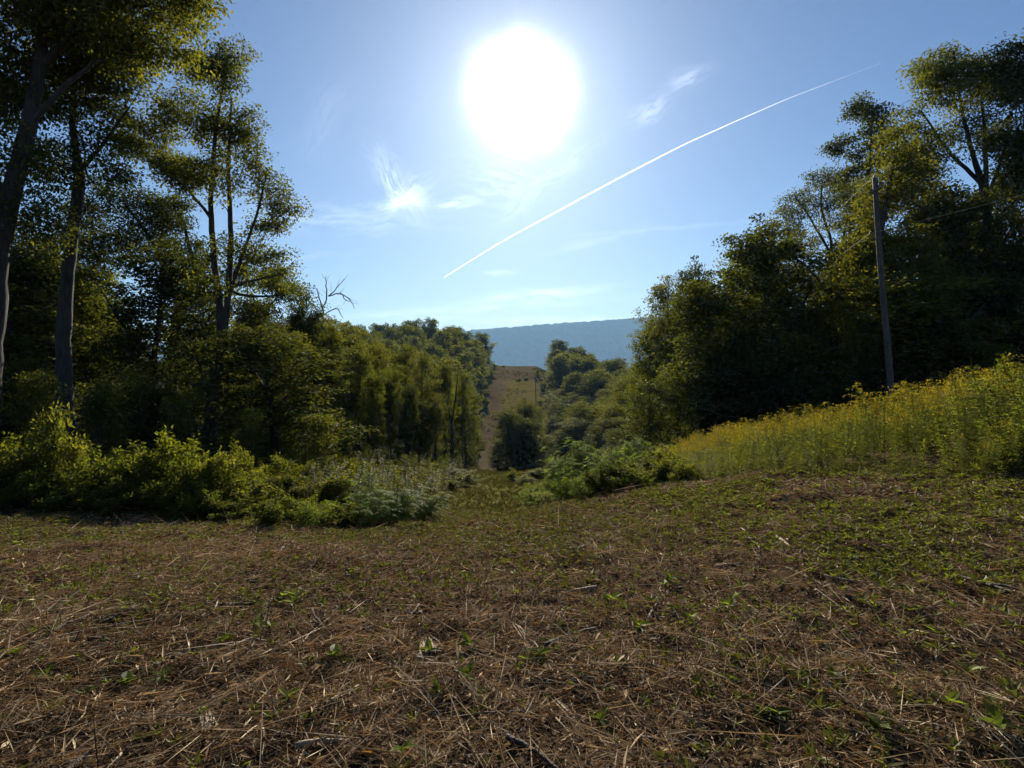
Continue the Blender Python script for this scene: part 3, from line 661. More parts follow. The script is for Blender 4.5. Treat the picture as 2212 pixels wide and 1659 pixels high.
for k in range(92):
    row = k % 4; f = (k // 4 + R.random()) / 23
    y = [152, 176, 200, 226][row] + R.uniform(-8, 8)
    xr_ = -10.5 - R.uniform(0, 1.5) - 1.2 * (row == 0); x = xr_ - f * (62 + row * 12)
    left_far.append((x, y))
for k, (x, y) in enumerate(left_far):
    put_at(FARP[k % 4], 'hillside_tree', x, y, R.uniform(15.5, 21), R.uniform(3.6, 5.2), 'grey green tree of the hazy hillside wood left of the far cleared strip', 'trees on the far hillside, left of the clearing')
for k in range(26):
    x = -9 - R.uniform(0, 34); y = 122 + R.uniform(-10, 18)
    put_at(FARP[(k + 2) % 4], 'hillside_tree', x, y, R.uniform(12, 16), R.uniform(3.6, 5), 'mid green tree low on the far hillside left of the cleared strip', 'trees low on the far hillside, left of the clearing')
for k in range(84):
    row = k % 4; f = (k // 4 + R.random()) / 21
    y = [150, 178, 206, 236][row] + R.uniform(-9, 9); x = 13 + R.uniform(0, 2) + f * (60 + row * 10)
    put_at(FARP[k % 4], 'hillside_tree', x, y, R.uniform(12.5, 17), R.uniform(3.8, 5.4), 'grey green tree of the hazy hillside wood right of the far cleared strip', 'trees on the far hillside, right of the clearing')

# ------------------------------------------------------------------ shrubs, sumac
def shrub_proto(name, h, rad, seed, lmat, stems=14, leaf=.085, nl=4200):
    rng = np.random.default_rng(seed); wood = Acc(); lv = Acc()
    st = []; bl = []
    for k in range(stems):
        a = rng.random() * 6.28; q = rng.random() ** .6
        tx, ty = math.cos(a) * rad * q, math.sin(a) * rad * q; tz = h * (1 - .55 * q ** 2) * rng.uniform(.75, 1.05)
        bx, by = tx * .18, ty * .18
        s = np.linspace(0, 1, 7)[:, None]
        p0 = np.array([bx, by, -.05]); p2 = np.array([tx, ty, tz]); p1 = np.array([bx + (tx - bx) * .25, by + (ty - by) * .25, tz * .75])
        P = (1 - s) ** 2 * p0 + 2 * s * (1 - s) * p1 + s ** 2 * p2 + rng.normal(size=(7, 3)) * .02 * s
        V, Q = tube(P, np.linspace(.013, .004, 7), 4); wood.add(V, Q)
        m = nl // stems
        t = rng.random(m) ** .75; i = np.minimum((t * 6).astype(int), 5); fr = (t * 6 - i)[:, None]
        base = P[i] * (1 - fr) + P[i + 1] * fr
        off = rand_unit(m, rng) * (rng.random(m) ** .7 * .34 * (1.1 - .5 * t) * h / 1.8)[:, None]
        C = base + off; C[:, 2] = np.maximum(C[:, 2], .03)
        ax = off / (np.linalg.norm(off, axis=1)[:, None] + 1e-6) + rand_unit(m, rng) * .6 + np.array([0, 0, .1])
        nm = rand_unit(m, rng) * .8 + np.array([0, 0, .9])
        L = leaf * rng.uniform(.6, 1.3, m)
        V, Q = leaf_quads(C, ax, nm, L, L * .55)
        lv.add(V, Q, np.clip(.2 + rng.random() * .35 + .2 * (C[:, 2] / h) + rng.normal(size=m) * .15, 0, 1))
    cm = lv.mesh(name + '_leaves', [lmat]); return wood.mesh(name + '_stems', [STICK_B], True), cm, *extent(cm)
SHR = [shrub_proto('shrub_a', 1.8, 1.0, 51, G_SHRUB), shrub_proto('shrub_b', 1.8, .95, 52, G_SHRUB, leaf=.1), shrub_proto('shrub_c', 1.8, 1.1, 53, G_MID, leaf=.09), shrub_proto('shrub_d', 1.8, 1.0, 54, G_BRIGHT, 12, .075, 3800)]

def sumac_proto(name, h, seed, nst=6, lmat=G_SUMAC):
    rng = np.random.default_rng(seed); wood = Acc(); lv = Acc()
    for k in range(nst):
        a = rng.random() * 6.28; q = .45 * h * rng.random()
        top = np.array([math.cos(a) * q, math.sin(a) * q, h * rng.uniform(.6, .85)])
        s = np.linspace(0, 1, 6)[:, None]; P = s * top + np.array([0, 0, -.05]) * (1 - s); P[:, :2] *= s ** .6
        V, Q = tube(P, np.linspace(.016, .007, 6), 5); wood.add(V, Q)
        for j in range(11):
            f = .35 + .65 * j / 10; b0 = P[0] * (1 - f) + P[-1] * f
            az = j * 2.4 + rng.random(); rl = h * rng.uniform(.24, .34) * (1.1 - .3 * abs(f - .7))
            dh = np.array([math.cos(az), math.sin(az), 0]); rise = .75 - .5 * (1 - f) + rng.normal() * .12
            t = np.linspace(0, 1, 9)[:, None]
            Rr = b0 + dh * rl * t * .9 + np.array([0, 0, 1]) * rl * (rise * t - .85 * t ** 2)
            V, Q = tube(Rr, np.linspace(.004, .002, 9), 3); wood.add(V, Q)
            tt = np.repeat(np.linspace(.14, 1, 13), 2); sd = np.tile([1, -1], 13)
            i = np.minimum((tt * 8).astype(int), 7); fr = (tt * 8 - i)[:, None]
            C0 = Rr[i] * (1 - fr) + Rr[i + 1] * fr
            tg = Rr[i + 1] - Rr[i]; tg /= np.linalg.norm(tg, axis=1)[:, None]
            side = np.cross(tg, [0, 0, 1.]); side /= np.linalg.norm(side, axis=1)[:, None] + 1e-6
            ax = side * sd[:, None] + tg * .35 + np.array([0, 0, -.22]) + rng.normal(size=(26, 3)) * .1
            L = rl * .27 * np.sin(math.pi * (.12 + .8 * tt)) ** .6 * rng.uniform(.85, 1.1, 26)
            C = C0 + ax / np.linalg.norm(ax, axis=1)[:, None] * (L * .45)[:, None]
            nm = np.cross(ax, tg) * sd[:, None]; nm[nm[:, 2] < 0] *= -1
            V, Q = leaf_quads(C, ax, nm + rng.normal(size=(26, 3)) * .15, L, L * .27, .1)
            lv.add(V, Q, np.clip(.4 + rng.normal(size=26) * .2, 0, 1))
    cm = lv.mesh(name + '_fronds', [lmat]); return wood.mesh(name + '_stems', [STICK_B], True), cm, *extent(cm)
SUM = [sumac_proto('sumac_a', 1.4, 61), sumac_proto('sumac_b', 1.4, 62, 8), sumac_proto('sumac_c', 1.4, 63, 5)]
def bush(P, name, px, d, py_top, hw, label, group=None, cat='shrub', leafname='leaves'):
    tm, cm, h, rad = P
    x = px_x(px, d); bz = Hs(x, d)
    hh = max(.4, px_z(py_top, d) - bz); rr = hw / F2 * d
    e = bpy.data.objects.new(name, None); COL.objects.link(e)
    e.location = (x, d, bz - .02); e.scale = (rr / rad, rr / rad, hh / h); e.rotation_euler = (0, 0, R.random() * 6.28); e.empty_display_size = .3
    tag(e, label, cat, group)
    link('stems', tm, e); link(leafname, cm, e)
    return e
GS = 'leafy shrubs along the left edge of the mulch'
tops = [(-40, 955, 0), (10, 945, 1), (62, 935, 0), (118, 880, 2), (165, 945, 2), (215, 965, 0), (262, 972, 1), (312, 958, 0), (362, 930, 1), (408, 950, 0), (455, 975, 2), (500, 1000, 0), (535, 1035, 1)]
lab = {3: 'tall pointed dark green shrub rising in front of the crooked left trunk', 8: 'tallest bright green shrub tip in the left hedge, left of the forked trunk', 12: 'yellow green shrub at the right end of the tall left hedge'}
for k, (px, py, q) in enumerate(tops):
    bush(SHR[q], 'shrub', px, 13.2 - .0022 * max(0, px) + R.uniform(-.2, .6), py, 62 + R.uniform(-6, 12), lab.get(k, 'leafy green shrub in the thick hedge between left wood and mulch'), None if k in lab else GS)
for px, py, q in [(-10, 1010, 2), (80, 1005, 1), (175, 1025, 0), (265, 1030, 2), (350, 1030, 1), (440, 1040, 0), (520, 1075, 1), (230, 1060, 1), (400, 1070, 0), (120, 1060, 0), (320, 1075, 2), (30, 1055, 1), (480, 1085, 2)]:
    bush(SHR[q], 'shrub', px, 12.6 - .0024 * max(0, px) + R.uniform(-.4, .2), py, 56 + R.uniform(-6, 10), 'low leafy shrub in front of the thick left hedge', 'low shrubs before the left hedge')
for px, py in [(585, 1085), (625, 1080), (668, 1085), (712, 1088), (745, 1095), (600, 1105), (690, 1108)]:
    bush(SHR[1 if px % 2 else 3], 'shrub', px, 10.3 + R.uniform(-.2, .5), py - 12, 42 + R.uniform(-4, 8), 'small yellow green shrub between the left hedge and the feathery sumacs', 'small shrubs left of the sumacs')
for px in range(-20, 800, 60):
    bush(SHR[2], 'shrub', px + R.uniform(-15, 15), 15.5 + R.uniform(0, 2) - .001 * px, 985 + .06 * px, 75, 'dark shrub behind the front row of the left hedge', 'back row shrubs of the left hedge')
sl_ = ['tall feathery sumac with upright fronds at the left of the path', 'feathery sumac sprouting beside the mulch, left one of the clump', 'wide feathery sumac in the middle of the clump left of the path', 'feathery sumac at the right of the clump left of the path', 'low sumac at the front of the clump left of the path']
for (px, py, hw, d), l in zip([(800, 1022, 62, 11.6), (775, 1060, 56, 10.7), (855, 1045, 72, 11.0), (915, 1066, 52, 11.4), (830, 1075, 66, 10.3)], sl_):
    bush(SUM[(px // 10) % 3], 'sumac', px, d, py, hw, l, None, 'sumac', 'fronds')
for k in range(34):
    f = (k + .5) / 34; px = 500 + 490 * f + R.uniform(-12, 12); d = 15 + 27 * f ** 1.3 + R.uniform(-1, 3); top = 975 + 40 * f + R.uniform(-25, 40)
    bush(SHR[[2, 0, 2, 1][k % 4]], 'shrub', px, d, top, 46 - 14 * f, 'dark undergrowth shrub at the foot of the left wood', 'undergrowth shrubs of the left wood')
for px, py, hw, d, q in [(950, 1070, 26, 17, 2), (935, 1085, 26, 15, 2), (1000, 1020, 34, 30, 1), (975, 1035, 30, 26, 2), (1020, 1035, 22, 32, 0)]:
    bush(SHR[q], 'shrub', px, d, py, hw, 'green bush on the left edge of the grassy path', 'bushes on the left of the path')
for px, py, hw, d, q in [(1150, 1040, 38, 17, 3), (1185, 1035, 40, 18, 3), (1175, 1060, 38, 15.5, 3), (1140, 1065, 24, 20, 3), (1130, 1025, 26, 34, 0), (1165, 1010, 28, 36, 1), (1110, 1010, 22, 44, 0)]:
    bush(SHR[q], 'shrub', px, d, py, hw, 'bright green bush on the right edge of the grassy path', 'bushes on the right of the path')
for k, (px, py, hw, d) in enumerate([(1225, 985, 50, 18), (1270, 968, 56, 18.5), (1240, 1010, 48, 16.5), (1305, 985, 50, 17), (1375, 965, 56, 17.5), (1345, 985, 48, 16), (1410, 978, 48, 16), (1205, 1015, 40, 18), (1320, 1005, 48, 15)]):
    bush(SUM[k % 3], 'sumac', px, d, py - 22, hw, 'grey green sumac in the thicket between the path and the goldenrod', 'sumacs right of the path', 'sumac', 'fronds')
for k, (px, py, hw, d, q) in enumerate([(1300, 1025, 48, 14.8, 0), (1350, 1015, 48, 14.6, 1), (1400, 1000, 48, 15, 0), (1440, 990, 42, 15, 1), (1265, 1045, 42, 15.2, 3), (1425, 1015, 44, 14.2, 2), (1215, 1050, 36, 16, 3), (1380, 1035, 40, 14, 3), (1470, 1010, 40, 14, 0)]):
    bush(SHR[q], 'shrub', px, d, py - 22, hw, 'leafy bush at the lower left end of the goldenrod bank', 'bushes below the goldenrod')
for k, (px, py, hw, d, q) in enumerate([(2185, 915, 70, 10.5, 2), (2120, 950, 60, 10, 2), (2215, 960, 60, 9.2, 2), (2180, 1000, 55, 8.8, 2)]):
    bush(SHR[q], 'shrub', px, d, py, hw, ['dark shrub at the right edge under the tallest goldenrod', 'dark green shrub left of the right edge in the goldenrod bank', 'brownish shaded shrub at the very right edge of the view', 'low dark bramble at the right edge beside the mulch'][k])
bush(SHR[1], 'shrub', 2170, 13.5, 775, 50, 'pointed green shrub sticking up above the top of the goldenrod at the right')

for k, (x, y, hh, rr) in enumerate([(-8.5, 130, 3, 1.6), (-9.5, 150, 3.5, 1.8), (-8, 172, 3, 1.7), (-9, 196, 3.5, 2), (-8.2, 222, 3, 1.8), (9.5, 140, 3.5, 2), (10.5, 158, 3, 1.7), (9, 176, 2.6, 1.5), (10.8, 198, 3.4, 2), (10, 224, 3, 1.8),
        (3, 132, 3, 1.8), (6.5, 138, 3.4, 2), (4.5, 147, 2.4, 1.4), (7.5, 152, 2.2, 1.4), (1.5, 127, 3.2, 1.8), (8.5, 130, 3.4, 2), (2.5, 216, 1.2, 1.2), (5.5, 217, 1.1, 1.3), (-7.4, 240, 2.4, 1.6), (-3.6, 248, 1.0, 1.0)]):
    tm, cm, h0_, r0_ = SHR[[2, 0, 1][k % 3]]; e = bpy.data.objects.new('shrub', None); COL.objects.link(e)
    e.location = (x, y, float(H0(x, y)) - .1); e.scale = (rr / r0_, rr / r0_, hh / h0_); e.rotation_euler = (0, 0, k)
    tag(e, 'small far shrub growing on or along the cleared strip of the far hill', 'shrub', 'shrubs on the far cleared strip'); link('stems', tm, e); link('leaves', cm, e)

# ------------------------------------------------------------------ goldenrod
def goldenrod(seed, h=1.3):
    rng = np.random.default_rng(seed); a = Acc()
    lean = rng.normal(size=2) * .1
    s = np.linspace(0, 1, 6)[:, None]; P = np.hstack([lean[0] * s ** 2, lean[1] * s ** 2, h * s])
    V, Q = tube(P, np.linspace(.006, .003, 6), 3); a.add(V, Q, .2, 0)
    m = 84; t = rng.uniform(.03, .92, m); C0 = np.stack([lean[0] * t ** 2, lean[1] * t ** 2, h * t], 1)
    az = rng.random(m) * 6.28; ax = np.stack([np.cos(az), np.sin(az), rng.uniform(-.2, .6, m)], 1)
    L = rng.uniform(.07, .13, m) * (1.2 - .5 * t)
    V, Q = leaf_quads(C0 + ax * (L * .5)[:, None], ax, rand_unit(m, rng) * .4 + np.array([0, 0, 1]), L, L * .24); a.add(V, Q, np.clip(.5 + rng.normal(size=m) * .2, 0, 1), 0)
    top = P[-1]
    for k in range(7):
        az = k * 2.4 + rng.random(); l = rng.uniform(.12, .24); dh = np.array([math.cos(az), math.sin(az), 0])
        m = 10; t = rng.random(m); b = top - np.array([0, 0, .03 * k])
        C = b + dh * l * t[:, None] + np.array([0, 0, 1]) * (l * (.7 * t - .6 * t ** 2))[:, None] + rng.normal(size=(m, 3)) * .016
        L = rng.uniform(.02, .042, m)
        V, Q = leaf_quads(C, rand_unit(m, rng), rand_unit(m, rng), L, L * .8); a.add(V, Q, rng.random(m), 1)
    return a
GR = [goldenrod(70 + k, 1.2 + .06 * k) for k in range(5)]
GRM = [g.mesh('goldenrod', [GOLD_L, GOLD_F]) for g in GR]
def green_only(g):
    b = Acc(); V, Q, T, M = g.arrays(); k = M == 0; b.V = [V]; b.Q = [Q[k]]; b.T = [T[k]]; b.M = [M[k]]; b.n = len(V); return b
GRG = [green_only(g) for g in GR]
GRGM = [g.mesh('green_stalk', [GOLD_L, GOLD_F]) for g in GRG]
def rot(rz, tx, ty):
    return np.array(Euler((tx, ty, rz), 'XYZ').to_matrix())
def merged(items, name, mats, tilt=0.0):
    """many plants that nobody could count, as one mesh; items: (Acc, x, y, z, rz, sx, sz)"""
    out = Acc(); cache = {}
    for a, x, y, z, rz, sx, sz in items:
        if id(a) not in cache: cache[id(a)] = a.arrays()
        V, Q, T, M = cache[id(a)]
        W = (V * np.array([sx, sx, sz])) @ rot(rz, R.normal() * tilt, R.normal() * tilt).T + np.array([x, y, z])
        out.V.append(W); out.Q.append(Q + out.n); out.n += len(W); out.T.append(T + R.normal() * .08); out.M.append(M)
    return out.mesh(name, mats)
# bank outline: front line from the path thicket up to the right edge, back line along the wood
def bank_front(x): return np.interp(x, [2.5, 4.2, 7.2, 9.5, 14, 25], [17.5, 14.2, 9.6, 8.6, 8.5, 9])
def bank_back(x): return np.interp(x, [2.5, 4, 8, 12, 18, 26], [21, 25, 30, 29, 27, 25])
gpos = []
while len(gpos) < 2900:
    x = R.uniform(3.2, 24); y = R.uniform(8.3, 30)
    if bank_front(x) + R.normal() * .35 < y < bank_back(x) and .25 * y + R.normal() * .25 < x < .96 * y + 2: gpos.append((x, y))
for _ in range(420):
    x = R.uniform(3.0, 15); gpos.append((x, bank_front(x) + R.normal() * .45 - .1))
gpos.sort(key=lambda p: p[1])
rest = []; ng = 0
for i, (x, y) in enumerate(gpos):
    e = y - bank_front(x)
    fl = fbm(np.array([x]), np.array([y]), 4.0, 2, 81)[0]
    bloom = R.random() < np.clip((e - .9) * .28 * (.1 + 2.4 * (fl - .32)), .04, .75)
    hn = fbm(np.array([x]), np.array([y]), 1.5, 2, 83)[0]; sz = R.uniform(.75, 1.1) * (.6 + .6 * hn) * (.65 + .35 * sstep(.24, .42, x / y)) * (1 + .35 * sstep(.68, .85, x / y)) * (.5 + .5 * sstep(-.2, 2.0, e)); sx = sz * R.uniform(1.1, 1.6); k = int(R.integers(5)); rz = R.random() * 6.28
    z = Hs(x, y) - .02
    if bloom and e < 9 and R.random() < .9 and ng < 300:
        o = link('goldenrod', GRM[k]); o.location = (x, y, z); o.rotation_euler = (R.normal() * .15, R.normal() * .15, rz); o.scale = (sx, sx, sz); ng += 1
        tag(o, 'goldenrod stalk with a yellow plume on the sunny bank below the pole', 'goldenrod', 'goldenrod stalks in bloom on the right bank')
    else: rest.append(((GR if bloom else GRG)[k], x, y, z, rz, sx, sz))
o = link('goldenrod_patch', merged(rest, 'goldenrod_patch', [GOLD_L, GOLD_F], .17)); tag(o, 'dense green and yellow goldenrod thicket covering the right bank', 'goldenrod', kind='stuff')

ug = []
while len(ug) < 2600:
    y = 11.5 + 50 * R.random() ** 1.4; x = R.uniform(-.85 * y, .6 * y)
    if abs(x - .1 + .02 * (y - 14)) < 2.3 + .03 * y: continue
    if x > 0 and (y < 14.5 or (x > 4 and y < bank_back(x))): continue
    if x < 0 and y < 15 - .15 * (x + 5): continue
    s = R.uniform(.5, 1.15) * (1 + .008 * y); ug.append((GRG[int(R.integers(5))], x, y, Hs(x, y) - .03, R.random() * 6.28, s * 1.6, s * .75))
o = link('undergrowth', merged(ug, 'undergrowth', [G_SHRUB, GOLD_F], .25)); tag(o, 'tall green weeds growing under the trees and beside the path', 'undergrowth', kind='stuff')

# ------------------------------------------------------------------ foreground litter
def frustum_pts(n, d0, d1, power=1.0, margin=1.08):
    d = np.sqrt(R.random(n) * (d1 ** 2 - d0 ** 2) + d0 ** 2); u = R.uniform(-.92, .92, n) * margin
    return u * d, d
def mulch_mask(x, y):
    return (y < 14.5 + R.normal(size=len(x)) * .5 - .008 * x ** 2) & ~((x > 2.8) & (y > bank_front(x) + .4))
lit = Acc()
for n, d0, d1, sc in ((105000, 1.7, 4.2, 1.0), (100000, 4.2, 8.0, 1.15), (80000, 8, 15, 1.6)):
    x, y = frustum_pts(n, d0, d1); k = mulch_mask(x, y); x, y = x[k], y[k]
    # drifts: more litter where the noise is high
    k = R.random(len(x)) < .16 + 1.9 * fbm(x, y, .6, 3, 91) ** 2; x, y = x[k], y[k]; m = len(x)
    z = H(x, y); kind = R.random(m)
    az = R.random(m) * 6.28 + .8 * fbm(x, y, 1.5, 2, 95); el = R.normal(size=m) * .22
    ax = np.stack([np.cos(az) * np.cos(el), np.sin(az) * np.cos(el), np.sin(el)], 1)
    stalk = kind < .5
    L = np.where(stalk, np.exp(R.normal(size=m) * .65 + np.log(.1)), R.uniform(.012, .05, m)) * sc
    W = np.where(stalk, R.uniform(.003, .0075, m), L * R.uniform(.3, .7, m)) * (sc if sc > 1.2 else 1)
    C = np.stack([x, y, z + np.abs(R.normal(size=m)) * .018 + np.abs(np.sin(el)) * L * .45], 1)
    nm = rand_unit(m, R) * np.where(stalk, 1.2, .75)[:, None] + np.array([0, 0, .8])
    V, Q = leaf_quads(C, ax, nm, L, W, .25)
    patch = fbm(x, y, 1.1, 3, 97)
    T = np.where(stalk, np.clip(R.normal(size=m) * .2 + .62 + .35 * (patch - .5), .1, 1), np.clip(R.normal(size=m) * .17 + .36 + .4 * (patch - .5), 0, .85))
    lit.add(V, Q, T)
x, y = frustum_pts(9500, 1.8, 10); k = mulch_mask(x, y) & (fbm(x, y, 1.2, 2, 111) > .42); x, y = x[k], y[k]; m = len(x)
az = R.random(m) * 6.28; az = np.where(x < -1, .5 + R.normal(size=m) * .35, az); el = R.normal(size=m) * .12
ax = np.stack([np.cos(az) * np.cos(el), np.sin(az) * np.cos(el), np.sin(el)], 1); L = np.exp(R.normal(size=m) * .5 + np.log(.26))
C = np.stack([x, y, H(x, y) + .022 + np.abs(np.sin(el)) * L * .4], 1)
for sgn in (1, -1):
    V, Q = leaf_quads(C, ax, rand_unit(m, np.random.default_rng(5)) * .5 + np.array([.7 * sgn, -.2, .7]), L, R.uniform(.003, .007, m), .3); lit.add(V, Q, np.clip(R.normal(size=m) * .15 + .82, .3, 1))
x, y = frustum_pts(9000, 1.8, 11); k = mulch_mask(x, y) & (fbm(x, y, 1.0, 2, 113) > .42); x, y = x[k], y[k]; m = len(x)
az = R.random(m) * 6.28; el = R.normal(size=m) * .2; ax = np.stack([np.cos(az), np.sin(az), np.tan(el)], 1); L = np.exp(R.normal(size=m) * .5 + np.log(.1)); L = np.minimum(L, .22)
C = np.stack([x, y, H(x, y) + .025 + np.abs(np.sin(el)) * L * .45], 1)
V, Q = leaf_quads(C, ax, rand_unit(m, R) * .9 + np.array([0, .3, .8]), L, np.minimum(L * R.uniform(.06, .18, m), .018), .35); lit.add(V, Q, np.clip(R.normal(size=m) * .18 + .78, .2, 1))
# standing stubble
x, y = frustum_pts(5200, 1.8, 11); k = mulch_mask(x, y) & (fbm(x, y, .7, 2, 101) > .45); x, y = x[k], y[k]; m = len(x)
L = R.uniform(.05, .2, m); ax = np.stack([R.normal(size=m) * .25, R.normal(size=m) * .25, np.ones(m)], 1)
C = np.stack([x, y, H(x, y) + L * .42], 1); nm = np.stack([R.normal(size=m), -np.ones(m), np.zeros(m)], 1)
V, Q = leaf_quads(C, ax, nm, L, R.uniform(.004, .009, m), .3); lit.add(V, Q, np.clip(R.normal(size=m) * .15 + .25, 0, 1))
o = link('mulch_litter', lit.mesh('mulch_litter', [LITTER])); tag(o, 'brown shredded stalks, chips and dead leaves covering the cleared ground', 'litter', kind='stuff')

# low weeds: nobody could count them
def sprout(seed, n=7, h=.12, lanc=.32, fine=False):
    rng = np.random.default_rng(seed); a = Acc()
    hs = h * rng.uniform(.3, .8)
    V, Q = tube(np.array([[0, 0, -.01], [.004, .003, hs * .5], [.01, .004, hs]]), [.003, .0025, .002], 3); a.add(V, Q, .2)
    az = np.arange(n) * 2.4 + rng.random(n); rise = rng.uniform(.15, 1.1, n)
    ax = np.stack([np.cos(az), np.sin(az), rise], 1); L = h * rng.uniform(.55, 1.1, n)
    b = np.stack([np.zeros(n), np.zeros(n), hs * rng.uniform(.5, 1, n)], 1)
    C = b + ax / np.linalg.norm(ax, axis=1)[:, None] * (L * .5)[:, None]
    nm = np.stack([-np.cos(az) * rise, -np.sin(az) * rise, np.ones(n)], 1) + rng.normal(size=(n, 3)) * .2
    if not fine:
        V, Q = leaf_quads(C, ax, nm, L, L * lanc, .18); a.add(V, Q, np.clip(.5 + rng.normal(size=n) * .22, 0, 1)); return a
    for i in range(n):                                     # broad leaf: curved blade, two halves meeting at the midrib
        u = ax[i] / np.linalg.norm(ax[i]); sd = np.cross(nm[i], u); sd /= np.linalg.norm(sd); up = np.cross(u, sd)
        t = np.linspace(0, 1, 7); wd = L[i] * lanc * .5 * np.sin(math.pi * np.clip(t * .97 + .02, 0, 1) ** .8); dr = -rng.uniform(.1, .4) * L[i] * t ** 2
        mid = b[i] + u * (L[i] * t)[:, None] + up * dr[:, None]
        V = np.concatenate([mid + sd * wd[:, None] + up * (wd * .35)[:, None], mid, mid - sd * wd[:, None] + up * (wd * .35)[:, None]])
        k = np.arange(6); Q = np.concatenate([np.stack([k, k + 1, k + 8, k + 7], 1), np.stack([k + 7, k + 8, k + 15, k + 14], 1)])
        a.add(V, Q, np.clip(.5 + rng.normal() * .22, 0, 1))
    return a
WD = [sprout(200 + k, 6 + k % 4, .10 + .02 * (k % 3), [.45, .6, .3][k % 3]) for k in range(6)]
def weed_density(x, y):
    g = fbm(x, y, 1.8, 3, 31)
    d = np.hypot(x, y)
    left = sstep(6.5, 10, d) * (x < 1) * .9
    right = sstep(3.0, 8, d) * sstep(1.0, 4, x) * 1.0
    return np.clip((left + right + .4) * sstep(.38, .62, g) + .1, 0, 1)
items = []
x, y = frustum_pts(42000, 2.0, 15.5); k = (y < bank_front(np.maximum(x, 2.5)) + .8) & (R.random(len(x)) < weed_density(x, y)) & ((x > 2.5) | (y < 14.5))
x, y = x[k], y[k]; z = H(x, y)
for i in range(len(x)):
    s = R.uniform(.35, .85) * (1.0 if x[i] > 2.5 else .75); items.append((WD[int(R.integers(6))], x[i], y[i], z[i], R.random() * 6.28, s, s * .9))
o = link('low_weeds', merged(items, 'low_weeds', [G_WEED])); tag(o, 'patchy low weeds greening the cleared ground', 'weeds', kind='stuff')
# path grass
gi = []
gb = Acc(); m = 9; az = R.random(m) * 6.28; ax = np.stack([np.cos(az) * .5, np.sin(az) * .5, np.ones(m)], 1); L = R.uniform(.14, .28, m)
V, Q = leaf_quads(ax * (L * .45)[:, None], ax, np.stack([np.cos(az), np.sin(az), -.5 * np.ones(m)], 1), L, .025, .1); gb.add(V, Q, .18 + R.normal(size=m) * .15)
for _ in range(4200):
    y = 13.5 + 48 * R.random() ** 1.3; x = .1 - .02 * (y - 14) + R.normal() * (1.5 + .02 * y)
    s = R.uniform(.5, 1.3) * (1 + .015 * y); gi.append((gb, x, y, Hs(x, y) - .01, R.random() * 6.28, s * .8, s * .36))
o = link('path_grass', merged(gi, 'path_grass', [G_PATH])); tag(o, 'short mown grass on the path going down into the valley', 'grass', kind='stuff')

hi = []
hb = Acc(); m = 26; az = R.random(m) * 6.28; ax = np.stack([np.cos(az) * .8, np.sin(az) * .8, R.uniform(.3, 1.2, m)], 1); L = R.uniform(.5, 1.0, m)
V, Q = leaf_quads(ax * (L * .4)[:, None], ax, rand_unit(m, R), L, .3, .1); hb.add(V, Q, R.random(m))
for _ in range(1500):
    y = R.uniform(122, 255); x = R.uniform(-8.5, 10.5); s = R.uniform(.2, .5) * (.5 + .8 * (fbm(np.array([x]), np.array([y]), 9, 2, 131)[0] > .52))
    hi.append((hb, x, y, float(H0(x, y)) - .05, R.random() * 6.28, s, s * .7))
o = link('hill_scrub', merged(hi, 'hill_scrub', [G_PATH])); tag(o, 'low scrub and grass tufts dotting the cleared strip on the far hill', 'scrub', kind='stuff')

# individual seedlings and sticks
SPM = [sprout(300 + k, 5 + k % 5, .12 + .03 * (k % 3), [.3, .5, .42][k % 3], True).mesh('seedling', [G_BRIGHT]) for k in range(7)]
spx = [(1010, 1480), (1490, 1345), (1590, 1345), (1380, 1365), (230, 1480), (270, 1490), (350, 1480), (30, 1420), (640, 1215), (610, 1300), (1450, 1265), (1740, 1500), (1800, 1470), (1330, 1610), (870, 1650),
       (1180, 1395), (1165, 1430), (1320, 1310), (840, 1225), (700, 1320), (1640, 1560), (1900, 1590), (2100, 1450), (2170, 1440), (2050, 1540), (620, 1530), (660, 1560), (180, 1510), (100, 1475), (490, 1390), (560, 1360), (720, 1430)]
def at_ground(px, py):
    """where the ray through a point of the photograph meets the ground"""
    d = np.linspace(1.5, 30, 3000); x = px_x(px, d); z = px_z(py, d); k = np.argmax(z < H(x, d)); return float(x[k]), float(d[k])
def seedling(x, y, s, lab='small bright green seedling sprouting from the brown mulch'):
    o = link('seedling', SPM[int(R.integers(7))]); o.location = (x, y, Hs(x, y)); o.rotation_euler = (0, 0, R.random() * 6.28); s *= .6; o.scale = (s, s, s)
    tag(o, lab, 'seedling', 'seedlings sprouting from the mulch')
for px, py in spx:
    x, y = at_ground(px, py); seedling(x, y, R.uniform(.8, 1.2))
    for _ in range(int(R.integers(0, 3))): seedling(x + R.normal() * .1, y + R.normal() * .1, R.uniform(.5, 1))
n = 0
while n < 180:
    x, y = frustum_pts(1, 2.2, 9.5); x, y = float(x[0]), float(y[0])
    if fbm(np.array([x]), np.array([y]), 1.1, 2, 121)[0] > .5 and y < bank_front(max(x, 2.5)): seedling(x, y, R.uniform(.45, 1.0)); n += 1
RSM = sprout(400, 9, .16, .6, True).mesh('red_leaved_seedling', [G_RUST])
for px, py, l in [(660, 1600, 'seedling with rust red leaves in the mulch near the bottom edge'), (800, 1640, 'yellow and rust leaved seedling at the bottom edge')]:
    x, y = at_ground(px, py); o = link('seedling', RSM); o.location = (x, y, Hs(x, y)); o.scale = (.42,) * 3; o.rotation_euler = (0, 0, px); tag(o, l, 'seedling')

